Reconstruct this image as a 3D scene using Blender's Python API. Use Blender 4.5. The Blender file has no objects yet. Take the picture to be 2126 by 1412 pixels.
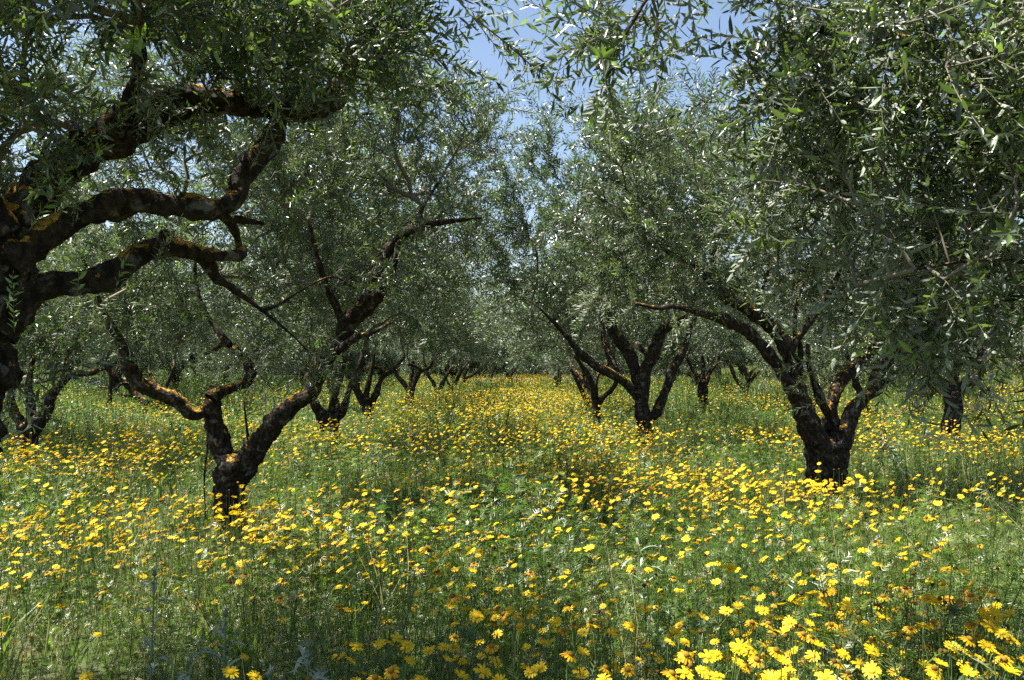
import bpy, math, random
import numpy as np
from mathutils import Vector, Matrix

R0 = np.random.default_rng(11)
scene = bpy.context.scene
COL = scene.collection
PI = math.pi

# ------------------------------------------------------------------ camera model
F = 1770.0; CX, CY = 1063.0, 706.0
CAMZ = 1.55
PITCH = math.radians(1.59)
cp, sp_ = math.cos(PITCH), math.sin(PITCH)
FWD = np.array([0, cp, sp_]); UPV = np.array([0, -sp_, cp]); RGT = np.array([1.0, 0, 0])
CAM = np.array([0, 0, CAMZ])

def P(px, py, d):
    """the place that stands d metres away in that direction"""
    return CAM + d * ((px - CX) / F * RGT + (CY - py) / F * UPV + FWD)

SUN = np.array([-0.43, -0.05, 0.90]); SUN = SUN / np.linalg.norm(SUN)

# ------------------------------------------------------------------ noise
def _hash(ix, iy, iz, seed):
    h = (ix * 374761393 + iy * 668265263 + iz * 2147483647 + seed * 974711) & 0xFFFFFFFF
    h = ((h ^ (h >> 13)) * 1274126177) & 0xFFFFFFFF
    h = (h ^ (h >> 16)) & 0xFFFF
    return h / 65535.0 * 2 - 1

def vnoise(p, seed=0):
    p = np.asarray(p, float)
    i = np.floor(p).astype(np.int64); f = p - i; f = f * f * (3 - 2 * f)
    out = 0
    for dx in (0, 1):
        wx = f[:, 0] if dx else 1 - f[:, 0]
        for dy in (0, 1):
            wy = f[:, 1] if dy else 1 - f[:, 1]
            for dz in (0, 1):
                wz = f[:, 2] if dz else 1 - f[:, 2]
                out = out + wx * wy * wz * _hash(i[:, 0] + dx, i[:, 1] + dy, i[:, 2] + dz, seed)
    return out

def noise2(x, y, s, seed=0):
    return vnoise(np.stack([np.asarray(x) * s, np.asarray(y) * s, np.zeros_like(np.asarray(x, float)) + .37], -1), seed)

def ground_z(x, y):
    x = np.asarray(x, float); y = np.asarray(y, float)
    rise = 0.105 * np.maximum(0, x - 10.5) * np.clip((y - 8) / 20, 0, 1)
    rise = np.minimum(rise, 3.2)
    left = 0.03 * np.maximum(0, -x - 9) * np.clip((y - 20) / 20, 0, 1)
    und = 0.05 * noise2(x, y, .35, 3) + 0.02 * noise2(x, y, 1.3, 4)
    return rise + np.minimum(left, .8) + und * np.clip(1.2 - y / 150, 0.2, 1)

def gz(x, y):
    return float(ground_z(np.array([x]), np.array([y]))[0])

# ------------------------------------------------------------------ mesh building
class MB:
    """collects faces of several sizes, materials and a per-face variation value"""
    def __init__(s):
        s.V = []; s.n = 0; s.Fs = []
    def add(s, V, *faces):
        V = np.asarray(V, float).reshape(-1, 3)
        for (f, m, var) in faces:
            f = np.asarray(f, np.int64)
            if f.size == 0: continue
            var = np.broadcast_to(np.asarray(var, float), (len(f),))
            s.Fs.append((f + s.n, m, var))
        s.V.append(V); s.n += len(V)
    def build(s, name, mats, parent=None, origin=None, smooth=False):
        V = np.concatenate(s.V) if s.V else np.zeros((0, 3))
        if origin is not None: V = V - np.asarray(origin)
        me = bpy.data.meshes.new(name)
        me.vertices.add(len(V)); me.vertices.foreach_set('co', V.astype(np.float32).ravel())
        loops = np.concatenate([f.ravel() for f, _, _ in s.Fs]).astype(np.int32)
        tot = np.concatenate([np.full(len(f), f.shape[1]) for f, _, _ in s.Fs]).astype(np.int32)
        mi = np.concatenate([np.full(len(f), m) for f, m, _ in s.Fs]).astype(np.int32)
        va = np.concatenate([v for _, _, v in s.Fs]).astype(np.float32)
        st = np.concatenate([[0], np.cumsum(tot)[:-1]]).astype(np.int32)
        me.loops.add(len(loops)); me.loops.foreach_set('vertex_index', loops)
        me.polygons.add(len(tot)); me.polygons.foreach_set('loop_start', st)
        me.polygons.foreach_set('loop_total', tot)
        for m in mats: me.materials.append(m)
        me.polygons.foreach_set('material_index', mi)
        if smooth: me.polygons.foreach_set('use_smooth', np.ones(len(tot), bool))
        a = me.attributes.new('var', 'FLOAT', 'FACE'); a.data.foreach_set('value', va)
        me.update(calc_edges=True)
        ob = bpy.data.objects.new(name, me); COL.objects.link(ob)
        if parent is not None: ob.parent = parent
        return ob

def empty(name, loc, label=None, cat=None, group=None):
    o = bpy.data.objects.new(name, None); COL.objects.link(o)
    o.empty_display_size = .2
    o.location = tuple(float(v) for v in loc)
    tag(o, label, cat, group)
    return o

def tag(o, label=None, cat=None, group=None, kind=None):
    if label: o['label'] = label
    if cat: o['category'] = cat
    if group: o['group'] = group
    if kind: o['kind'] = kind

def catmull(pts, seg):
    pts = np.asarray(pts, float)
    if len(pts) < 3:
        n = max(2, int(np.linalg.norm(pts[1, :3] - pts[0, :3]) / seg) + 1)
        t = np.linspace(0, 1, n)[:, None]
        return pts[0] * (1 - t) + pts[1] * t
    ext = np.vstack([2 * pts[0] - pts[1], pts, 2 * pts[-1] - pts[-2]])
    out = []
    for i in range(1, len(ext) - 2):
        p0, p1, p2, p3 = ext[i - 1:i + 3]
        n = max(2, int(np.linalg.norm(p2[:3] - p1[:3]) / seg) + 1)
        t = np.linspace(0, 1, n, endpoint=False)[:, None]
        out.append(.5 * ((2 * p1) + (-p0 + p2) * t + (2 * p0 - 5 * p1 + 4 * p2 - p3) * t ** 2 + (-p0 + 3 * p1 - 3 * p2 + p3) * t ** 3))
    out.append(pts[-1:])
    return np.vstack(out)

def frames(C):
    T = np.gradient(C, axis=0); T /= np.linalg.norm(T, axis=1)[:, None] + 1e-9
    N = np.zeros_like(T)
    a = np.array([1., 0, 0]) if abs(T[0, 0]) < .8 else np.array([0, 1., 0])
    n = a - T[0] * a.dot(T[0]); n /= np.linalg.norm(n); N[0] = n
    for i in range(1, len(T)):
        n = N[i - 1] - T[i] * N[i - 1].dot(T[i]); N[i] = n / (np.linalg.norm(n) + 1e-9)
    return T, N, np.cross(T, N)

def tube_geo(pr, sides, rough=0.0, seed=0, cap=True, ridge=0.0, flare=0.0):
    """pr: n x 4 (xyz, radius); returns verts, quads, tris"""
    C = pr[:, :3]; r = np.maximum(pr[:, 3], .0006)
    T, N, B = frames(C)
    a = np.linspace(0, 2 * PI, sides, endpoint=False)
    ring = np.cos(a)[None, :, None] * N[:, None, :] + np.sin(a)[None, :, None] * B[:, None, :]
    n = len(C)
    rr = np.repeat(r[:, None], sides, 1)
    if rough > 0:
        q = (C[:, None, :] + ring * r[:, None, None]).reshape(-1, 3)
        big = vnoise(q * 5.5, seed) ; mid = vnoise(q * 14, seed + 1); fine = vnoise(q * 38, seed + 2); ff = vnoise(q * 80, seed + 3)
        amp = rough * (0.24 * big + 0.20 * mid + 0.13 * fine + .07 * ff)
        knot = np.maximum(0, vnoise(q * 7.5, seed + 9) - .45) * .7 * rough
        rr = rr * (1 + (amp + knot).reshape(n, sides))
    if ridge > 0:
        L = np.concatenate([[0], np.cumsum(np.linalg.norm(np.diff(C, axis=0), axis=1))])
        ph = seed * 1.7
        rid = np.cos(a[None, :] * 5 + ph + L[:, None] * 1.2) * .5 + np.cos(a[None, :] * 9 + 2 * ph - L[:, None] * 2.1) * .35
        rr = rr * (1 + ridge * rid)
        if flare > 0:
            k = flare * np.exp(-np.maximum(0, L - .1)[:, None] / .16)
            rr = rr * (1 + k * (.35 + np.cos(a[None, :] * 4 + ph) * .5 + np.cos(a[None, :] * 7 + ph * 2.3) * .35))
    V = C[:, None, :] + ring * rr[:, :, None]
    i = np.arange(n - 1)[:, None] * sides; j = np.arange(sides)[None, :]; j2 = (j + 1) % sides
    Q = np.stack([i + j, i + j2, i + sides + j2, i + sides + j], -1).reshape(-1, 4)
    V = V.reshape(-1, 3); Tt = np.zeros((0, 3), int)
    if cap:
        e = C[-1] + T[-1] * r[-1] * .6
        V = np.vstack([V, e]); k = len(V) - 1; b = (n - 1) * sides
        Tt = np.stack([b + np.arange(sides), b + (np.arange(sides) + 1) % sides, np.full(sides, k)], -1)
    return V, Q, Tt

def add_tube(mb, pr, sides, mat=0, var=.5, rough=0., seed=0, ridge=0., flare=0.):
    V, Q, T = tube_geo(np.asarray(pr, float), sides, rough, seed, True, ridge, flare)
    mb.add(V, (Q, mat, var), (T, mat, var))

# ------------------------------------------------------------------ materials
def newmat(name):
    m = bpy.data.materials.new(name); m.use_nodes = True
    nt = m.node_tree; nt.nodes.clear()
    out = nt.nodes.new('ShaderNodeOutputMaterial')
    return m, nt, out

def ramp(nt, stops, fac=None):
    r = nt.nodes.new('ShaderNodeValToRGB')
    el = r.color_ramp.elements
    while len(el) > 1: el.remove(el[-1])
    el[0].position = stops[0][0]; el[0].color = (*stops[0][1], 1)
    for p, c in stops[1:]:
        e = el.new(p); e.color = (*c, 1)
    if fac is not None: nt.links.new(fac, r.inputs[0])
    return r.outputs[0]

def mixc(nt, fac, a, b, mode='MIX'):
    n = nt.nodes.new('ShaderNodeMix'); n.data_type = 'RGBA'; n.blend_type = mode
    for sock, v in ((n.inputs[0], fac), (n.inputs[6], a), (n.inputs[7], b)):
        if isinstance(v, (int, float)): sock.default_value = v
        elif isinstance(v, tuple): sock.default_value = (*v, 1)
        else: nt.links.new(v, sock)
    return n.outputs[2]

def noise(nt, scale, detail=3, rough=.5, vec=None, dist=0):
    n = nt.nodes.new('ShaderNodeTexNoise'); n.inputs['Scale'].default_value = scale
    n.inputs['Detail'].default_value = detail; n.inputs['Roughness'].default_value = rough
    n.inputs['Distortion'].default_value = dist
    if vec is not None: nt.links.new(vec, n.inputs['Vector'])
    return n.outputs['Fac']

def math_n(nt, op, a, b=None, clamp=False):
    n = nt.nodes.new('ShaderNodeMath'); n.operation = op; n.use_clamp = clamp
    for s, v in ((n.inputs[0], a), (n.inputs[1], b)):
        if v is None: continue
        if isinstance(v, (int, float)): s.default_value = v
        else: nt.links.new(v, s)
    return n.outputs[0]

def attr(nt, name='var'):
    n = nt.nodes.new('ShaderNodeAttribute'); n.attribute_name = name
    return n.outputs['Fac']

def plant_mat(name, stops, under=None, transl=(.1, .2, .02), tw=.3, rough=.45, spec=.5, extra=None):
    m, nt, out = newmat(name)
    top = ramp(nt, stops, attr(nt))
    if extra: top = extra(nt, top)
    geo = nt.nodes.new('ShaderNodeNewGeometry')
    col = top
    if under is not None:
        col = mixc(nt, geo.outputs['Backfacing'], top, mixc(nt, .25, under, top))
    b = nt.nodes.new('ShaderNodeBsdfPrincipled')
    nt.links.new(col, b.inputs['Base Color'])
    if under is not None:
        rr = math_n(nt, 'MULTIPLY_ADD', geo.outputs['Backfacing'], .3); rr.node.inputs[2].default_value = rough
        nt.links.new(rr, b.inputs['Roughness'])
    else:
        b.inputs['Roughness'].default_value = rough
    b.inputs['Specular IOR Level'].default_value = spec
    t = nt.nodes.new('ShaderNodeBsdfTranslucent')
    if isinstance(transl, (list,)):
        nt.links.new(ramp(nt, transl, attr(nt)), t.inputs['Color'])
    else:
        t.inputs['Color'].default_value = (*transl, 1)
    mx = nt.nodes.new('ShaderNodeMixShader'); mx.inputs[0].default_value = tw
    nt.links.new(b.outputs[0], mx.inputs[1]); nt.links.new(t.outputs[0], mx.inputs[2])
    nt.links.new(mx.outputs[0], out.inputs[0])
    return m

M_LEAF = plant_mat('olive_leaf', [(0, (.010, .018, .010)), (.45, (.027, .042, .021)), (.8, (.056, .082, .036)), (1, (.16, .26, .05))],
                   under=(.27, .305, .225), transl=[(0, (.05, .10, .018)), (.7, (.12, .19, .032)), (1, (.28, .48, .04))], tw=.30, rough=.36, spec=.75)
M_BUD = plant_mat('olive_bud', [(0, (.22, .26, .08)), (1, (.42, .45, .17))], tw=.2, transl=(.3, .35, .08), rough=.5)

def bark_mat(name, lichen=1.0):
    m, nt, out = newmat(name)
    tc = nt.nodes.new('ShaderNodeTexCoord'); v = tc.outputs['Object']
    big = noise(nt, 6, 4, .6, v); fine = noise(nt, 45, 5, .65, v)
    vor = nt.nodes.new('ShaderNodeTexVoronoi'); vor.inputs['Scale'].default_value = 34; vor.feature = 'F1'
    mp = nt.nodes.new('ShaderNodeMapping'); mp.inputs['Scale'].default_value = (1, 1, .45)
    nt.links.new(v, mp.inputs[0])
    nt.links.new(mp.outputs[0], vor.inputs['Vector'])
    crack = ramp(nt, [(0, (.9, .9, .9)), (.45, (.7, .7, .7)), (.75, (.25, .25, .25))], vor.outputs['Distance'])
    base = ramp(nt, [(.25, (.018, .013, .009)), (.5, (.052, .038, .027)), (.8, (.120, .093, .070))], fine)
    base = mixc(nt, 1.0, base, crack, 'MULTIPLY')
    grey = ramp(nt, [(.56, (0, 0, 0)), (.66, (1, 1, 1))], noise(nt, 13, 4, .6, v, .5))
    base = mixc(nt, math_n(nt, 'MULTIPLY', grey, .5), base, (.24, .235, .215))
    geo = nt.nodes.new('ShaderNodeNewGeometry')
    sx = nt.nodes.new('ShaderNodeSeparateXYZ'); nt.links.new(geo.outputs['Normal'], sx.inputs[0])
    up = math_n(nt, 'MULTIPLY_ADD', sx.outputs[2], .62); up.node.inputs[2].default_value = -.10
    nz = math_n(nt, 'ADD', math_n(nt, 'ADD', math_n(nt, 'SUBTRACT', math_n(nt, 'MULTIPLY', noise(nt, 11, 5, .7, v, .6), 1.7), .35), math_n(nt, 'MULTIPLY', noise(nt, 2.6, 2, .5, v), .55)), math_n(nt, 'MULTIPLY', up, .6))
    lm = ramp(nt, [(.87, (0, 0, 0)), (.925, (1, 1, 1))], math_n(nt, 'MULTIPLY', nz, .86))
    lcol = ramp(nt, [(.3, (.22, .11, .012)), (.52, (.50, .27, .025)), (.62, (.52, .36, .08)), (.72, (.42, .41, .36))], noise(nt, 60, 3, .6, v))
    col = mixc(nt, math_n(nt, 'MULTIPLY', lm, .88 * lichen), base, lcol)
    b = nt.nodes.new('ShaderNodeBsdfPrincipled'); b.inputs['Roughness'].default_value = .88
    b.inputs['Specular IOR Level'].default_value = .2
    nt.links.new(col, b.inputs['Base Color'])
    bp = nt.nodes.new('ShaderNodeBump'); bp.inputs['Strength'].default_value = 1.0; bp.inputs['Distance'].default_value = .035
    hh = math_n(nt, 'ADD', math_n(nt, 'MULTIPLY', vor.outputs['Distance'], -.8), fine)
    hh = math_n(nt, 'ADD', hh, math_n(nt, 'MULTIPLY', lm, .25))
    nt.links.new(hh, bp.inputs['Height']); nt.links.new(bp.outputs[0], b.inputs['Normal'])
    nt.links.new(b.outputs[0], out.inputs[0])
    return m
M_BARK = bark_mat('olive_bark')

def simple_mat(name, col, rough=.7, spec=.3, var=None):
    m, nt, out = newmat(name)
    b = nt.nodes.new('ShaderNodeBsdfPrincipled')
    c = ramp(nt, [(0, tuple(x * .6 for x in col)), (1, tuple(min(1, x * 1.4) for x in col))], noise(nt, 25, 3))
    nt.links.new(c, b.inputs['Base Color']); b.inputs['Roughness'].default_value = rough
    b.inputs['Specular IOR Level'].default_value = spec
    nt.links.new(b.outputs[0], out.inputs[0])
    return m
M_TWIG = simple_mat('twig_bark', (.13, .115, .085), .8)

M_PETAL = plant_mat('daisy_petal', [(0, (.42, .17, .005)), (.25, (.54, .30, .005)), (.6, (.60, .41, .005)), (1, (.66, .49, .008))],
                    transl=[(0, (.45, .20, .0)), (.5, (.60, .42, .0)), (1, (.66, .48, .004))], tw=.30, rough=.55, spec=.25)
M_DISC = plant_mat('daisy_disc', [(0, (.05, .030, .012)), (.4, (.17, .095, .016)), (.7, (.42, .24, .014)), (1, (.66, .44, .015))], tw=.05, rough=.8, spec=.1)
M_STEM = plant_mat('flower_stem', [(0, (.05, .09, .022)), (1, (.13, .19, .05))], tw=.12, rough=.5, transl=(.1, .2, .02))
def dryness(nt, col):
    geo = nt.nodes.new('ShaderNodeNewGeometry')
    n = noise(nt, .55, 3, .6, geo.outputs['Position'])
    f = ramp(nt, [(.50, (0, 0, 0)), (.72, (1, 1, 1))], n)
    return mixc(nt, math_n(nt, 'MULTIPLY', f, .38), col, (.26, .23, .06))
M_FORB = plant_mat('meadow_leaf', [(0, (.018, .046, .014)), (.5, (.066, .112, .022)), (.8, (.155, .200, .048)), (.93, (.30, .29, .11)), (1, (.46, .38, .19))],
                   transl=[(0, (.06, .17, .015)), (.8, (.22, .38, .04)), (1, (.42, .36, .14))], tw=.36, rough=.40, spec=.5, extra=dryness)
M_GREY = plant_mat('thistle_leaf', [(0, (.075, .115, .062)), (1, (.19, .245, .155))], under=(.33, .37, .30), tw=.18, transl=(.16, .26, .09), rough=.45)
M_PALE = plant_mat('pale_flower', [(0, (.42, .26, .42)), (.5, (.60, .45, .60)), (1, (.80, .80, .78))], tw=.3, transl=(.6, .5, .6), rough=.6)

# ground
m, nt, out = newmat('meadow_soil')
geo = nt.nodes.new('ShaderNodeNewGeometry'); pv = geo.outputs['Position']
soil = ramp(nt, [(.3, (.055, .040, .026)), (.5, (.11, .082, .052)), (.72, (.21, .165, .10))], noise(nt, 9, 6, .7, pv))
grn = ramp(nt, [(.35, (.028, .050, .015)), (.6, (.070, .105, .030)), (.8, (.14, .17, .05))], noise(nt, 5, 5, .7, pv))
fm = ramp(nt, [(.36, (0, 0, 0)), (.55, (1, 1, 1))], noise(nt, .9, 4, .6, pv))
gcol = mixc(nt, fm, soil, grn)
sx = nt.nodes.new('ShaderNodeSeparateXYZ'); nt.links.new(pv, sx.inputs[0])
far = math_n(nt, 'MULTIPLY', math_n(nt, 'SUBTRACT', sx.outputs[1], 45), .02, True)
ygr = ramp(nt, [(.42, (.030, .055, .015)), (.58, (.055, .080, .02)), (.76, (.15, .14, .02))], noise(nt, 2.2, 5, .75, pv))
gcol = mixc(nt, far, gcol, ygr)
b = nt.nodes.new('ShaderNodeBsdfPrincipled'); b.inputs['Roughness'].default_value = .95; b.inputs['Specular IOR Level'].default_value = .1
nt.links.new(gcol, b.inputs['Base Color'])
bp = nt.nodes.new('ShaderNodeBump'); bp.inputs['Strength'].default_value = .8; bp.inputs['Distance'].default_value = .04
nt.links.new(noise(nt, 22, 5, .7, pv), bp.inputs['Height']); nt.links.new(bp.outputs[0], b.inputs['Normal'])
nt.links.new(b.outputs[0], out.inputs[0])
M_SOIL = m
M_DIRT = simple_mat('red_dirt', (.13, .066, .036), .95, .1)
M_STONE = simple_mat('field_stone', (.36, .34, .31), .9, .2)

# ------------------------------------------------------------------ ground sheet
def axis_pts(lo, hi, fine_lo, fine_hi, fine):
    core = np.arange(fine_lo, fine_hi + 1e-6, fine)
    a, b_ = [fine_lo], [fine_hi]; s = fine
    while a[-1] > lo: s *= 1.25; a.append(a[-1] - s)
    s = fine
    while b_[-1] < hi: s *= 1.25; b_.append(b_[-1] + s)
    return np.concatenate([a[:0:-1], core, b_[1:]])
gx = axis_pts(-1500, 1500, -14, 22, .3); gy = axis_pts(-900, 3000, -3, 45, .3)
XX, YY = np.meshgrid(gx, gy)
ZZ = ground_z(XX.ravel(), YY.ravel())
nx, ny = len(gx), len(gy)
ii = (np.arange(ny - 1)[:, None] * nx + np.arange(nx - 1)[None, :])
Q = np.stack([ii, ii + 1, ii + nx + 1, ii + nx], -1).reshape(-1, 4)
mb = MB(); mb.add(np.stack([XX.ravel(), YY.ravel(), ZZ], -1), (Q, 0, .5))
g = mb.build('ground', [M_SOIL], smooth=True); tag(g, 'brown and green meadow soil under the olive trees', 'ground', kind='structure')

# dirt track across the far end of the aisle
def strip(name, y0, y1, x0, x1, lift, mat, label):
    xs = np.linspace(x0, x1, 90); mb = MB(); rows = 5
    V = []
    for k in range(rows):
        t = k / (rows - 1)
        yy = y0 + (y1 - y0) * t + .8 * noise2(xs, xs * 0 + k * .1, .13, 8)
        V.append(np.stack([xs, yy, ground_z(xs, yy) + lift * math.sin(PI * t) + .02 + .04 * noise2(xs, yy, .9, 5)], -1))
    V = np.concatenate(V); n = len(xs)
    i = (np.arange(rows - 1)[:, None] * n + np.arange(n - 1)[None, :])
    mb.add(V, (np.stack([i, i + 1, i + n + 1, i + n], -1).reshape(-1, 4), 0, .5))
    o = mb.build(name, [mat], smooth=True); tag(o, label, 'track', kind='structure')
strip('dirt_track', 71, 75, -5, 5, .3, M_DIRT, 'reddish dirt track crossing beyond the last flowers of the aisle')

# ------------------------------------------------------------------ leaf sprigs
def leaf_geo(lod, L, W, bend):
    """leaf along +X, upper side +Z"""
    if lod == 0:
        xs = [0, .3, .68, 1]; w = [.0, 1, .82, 0]
        V = [(0, 0, 0)]
        for k in (1, 2):
            z = -bend * xs[k] ** 2 * L
            V += [(xs[k] * L, W / 2 * w[k], z + W * .16), (xs[k] * L, 0, z), (xs[k] * L, -W / 2 * w[k], z + W * .16)]
        V.append((L, 0, -bend * L))
        T = [(0, 3, 2), (0, 2, 1), (5, 6, 7), (4, 5, 7)]
        Qd = [(2, 3, 6, 5), (1, 2, 5, 4)]
        return np.array(V), np.array(Qd), np.array(T)
    if lod == 1:
        V = [(0, 0, 0), (.35 * L, W / 2, W * .12 - bend * L * .1), (.7 * L, W * .42, W * .1 - bend * L * .5), (L, 0, -bend * L), (.7 * L, -W * .42, W * .1 - bend * L * .5), (.35 * L, -W / 2, W * .12 - bend * L * .1)]
        return np.array(V), np.array([(0, 3, 2, 1), (0, 5, 4, 3)]), np.zeros((0, 3), int)
    V = [(0, 0, 0), (.5 * L, W / 2, W * .1), (L, 0, -bend * L), (.5 * L, -W / 2, W * .1)]
    return np.array(V), np.array([(0, 3, 2, 1)]), np.zeros((0, 3), int)

def sprig(lod, rng, length=.30, gap=.022, leafL=.060, leafW=.0135, fresh=False, buds=False, twr=.0022):
    """a leafy twig along +Z: (verts, [(faces, mat, var)])"""
    mb = MB()
    n = max(3, int(length / gap))
    bx, by = rng.normal(0, .12, 2)
    zs = np.linspace(0, length, 5)
    cur = np.stack([bx * zs ** 2 / length, by * zs ** 2 / length, zs], -1)
    tw = np.concatenate([cur, np.linspace(twr, twr * .4, 5)[:, None]], 1)
    if lod < 2:
        V, Qd, T = tube_geo(tw[::(1 if lod == 0 else 2)], 3, cap=False); mb.add(V, (Qd, 1, .5))
    az = rng.uniform(0, PI)
    for k in range(n + 1):
        t = (k + .6) / (n + .6); z = t * length
        c = np.array([bx * z * z / length, by * z * z / length, z])
        az += PI / 2 + rng.normal(0, .25)
        for sgn in ((0, 1) if k < n else (0,)):
            if rng.random() < .08: continue
            a = az + sgn * PI + rng.normal(0, .2)
            th = math.radians(rng.normal(52, 13)) if k < n else .15
            size = rng.uniform(.72, 1.15) * (1 - .35 * abs(t - .55)) * (1 if k < n else .8)
            rad = np.array([math.cos(a), math.sin(a), 0]); ax = np.array([0, 0, 1.])
            d = ax * math.cos(th) + rad * math.sin(th)
            up = ax * math.sin(th) - rad * math.cos(th)
            roll = rng.normal(0, .5); s = np.cross(up, d)
            up2 = up * math.cos(roll) + s * math.sin(roll); s2 = np.cross(up2, d)
            V, Qd, T = leaf_geo(lod, leafL * size, leafW * size * rng.uniform(.85, 1.2), rng.uniform(-.05, .22))
            W = c + V[:, :1] * d + V[:, 1:2] * s2 + V[:, 2:] * up2
            var = (.93 + .07 * rng.random()) if fresh else float(np.clip(rng.normal(.42, .2) + .25 * (t > .85), 0, .9))
            mb.add(W, (Qd, 0, var), (T, 0, var))
        if buds and k > 1 and rng.random() < .7:
            for q in range(rng.integers(3, 7)):
                pc = c + rng.normal(0, .011, 3); r = rng.uniform(.0022, .0036)
                O = np.array([(1, 0, 0), (-1, 0, 0), (0, 1, 0), (0, -1, 0), (0, 0, 1), (0, 0, -1)]) * r + pc
                mb.add(O, (np.array([(0, 2, 4), (2, 1, 4), (1, 3, 4), (3, 0, 4), (2, 0, 5), (1, 2, 5), (3, 1, 5), (0, 3, 5)]), 2, rng.random()))
    V = np.concatenate(mb.V)
    return V, mb.Fs

def place(mb, tmpl, Pn, Dn, scale, rng, dvar=0.0):
    """copy template geometry to positions Pn pointing along Dn"""
    V, Fs = tmpl; n = len(Pn)
    if n == 0: return
    D = Dn / (np.linalg.norm(Dn, axis=1)[:, None] + 1e-9)
    a = rng.normal(size=(n, 3)); X = np.cross(D, a); X /= np.linalg.norm(X, axis=1)[:, None] + 1e-9
    Y = np.cross(D, X)
    Rm = np.stack([X, Y, D], -1)
    W = np.einsum('nij,vj->nvi', Rm, V) * np.asarray(scale).reshape(-1, 1, 1) + Pn[:, None, :]
    off = np.arange(n)[:, None, None] * len(V)
    faces = []
    dv = rng.normal(0, 1, n) * dvar if dvar else np.zeros(n)
    for f, m, var in Fs:
        ff = (f[None] + off).reshape(-1, f.shape[1])
        vv = np.clip(var[None, :] + dv[:, None], 0, 1).ravel()
        faces.append((ff, m, vv))
    mb.add(W.reshape(-1, 3), *faces)

def compact(t):
    """merge the many small face arrays of a template"""
    V, Fs = t; d = {}
    for f, m, v in Fs: d.setdefault((f.shape[1], m), []).append((f, v))
    return V, [(np.concatenate([a for a, _ in L]), m, np.concatenate([b for _, b in L])) for (k, m), L in d.items()]

SPR = {}
for lod, kw, nv in ((0, dict(length=.30, gap=.021, leafL=.060, leafW=.0130), 14), (1, dict(length=.37, gap=.024, leafL=.064, leafW=.0140), 14), (2, dict(length=.36, gap=.034, leafL=.085, leafW=.024), 8), (3, dict(length=.5, gap=.055, leafL=.13, leafW=.042), 6)):
    SPR[lod] = [compact(sprig(min(lod, 2), R0, fresh=False, buds=(lod < 2 and i % 5 < 2), **kw)) for i in range(nv)]
FRESH = [compact(sprig(0, R0, length=.24, gap=.034, leafL=.064, leafW=.0165, fresh=True)) for i in range(4)]
FRESH1 = [compact(sprig(1, R0, length=.24, gap=.03, leafL=.064, leafW=.0165, fresh=True)) for i in range(4)]

# ------------------------------------------------------------------ branches and crowns
def grow(N0, L0, A, rng, step=.22):
    """join every crown point A to the nearest wood; returns nodes, parents, chains"""
    cap = len(N0) + len(A) * 12 + 50
    pos = np.zeros((cap, 3)); pl = np.zeros(cap); par = np.full(cap, -1)
    n = len(N0); pos[:n] = N0; pl[:n] = L0
    order = np.argsort([np.min(np.linalg.norm(N0 - a, axis=1)) for a in A])
    chains = []
    for i in order:
        a = A[i]
        d = np.linalg.norm(pos[:n] - a, axis=1)
        j = int(np.argmin(d + .28 * pl[:n])); dist = d[j]
        k = int(min(10, max(1, math.ceil(dist / step))))
        t = np.linspace(0, 1, k + 1)[1:, None]
        bow = np.array([0, 0, .10 * dist]) + rng.normal(0, .07 * dist, 3)
        seg = pos[j] * (1 - t) + a * t + bow * (4 * t * (1 - t)) + rng.normal(0, .012, (k, 3)) * (t < 1)
        pos[n:n + k] = seg; par[n] = j
        par[n + 1:n + k] = np.arange(n, n + k - 1)
        pl[n:n + k] = pl[j] + dist * t[:, 0]
        chains.append([j] + list(range(n, n + k))); n += k
    cnt = np.zeros(n)
    for c in chains: cnt[c[-1]] += 1
    for i in range(n - 1, len(N0) - 1, -1):
        if par[i] >= 0: cnt[par[i]] += cnt[i]
    return pos[:n], cnt, chains

def blob_points(blobs, dens, rng, seed, gap=-.30):
    """blobs: (centre xyz, rx, ry, rz)"""
    out = []
    for c, rx, ry, rz in blobs:
        n = int(4 / 3 * PI * rx * ry * rz * dens * 1.35) + 3
        u = rng.normal(size=(n, 3)); u /= np.linalg.norm(u, axis=1)[:, None]
        r = rng.random(n) ** (1 / 2.6)
        p = u * r[:, None]
        wob = 1 + .22 * vnoise(u * 2.2 + np.asarray(c), seed)
        out.append(np.asarray(c) + p * wob[:, None] * np.array([rx, ry, rz]))
    p = np.concatenate(out)
    keep = vnoise(p * 1.5 + 7.3, seed + 5) > gap
    return p[keep]

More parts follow.
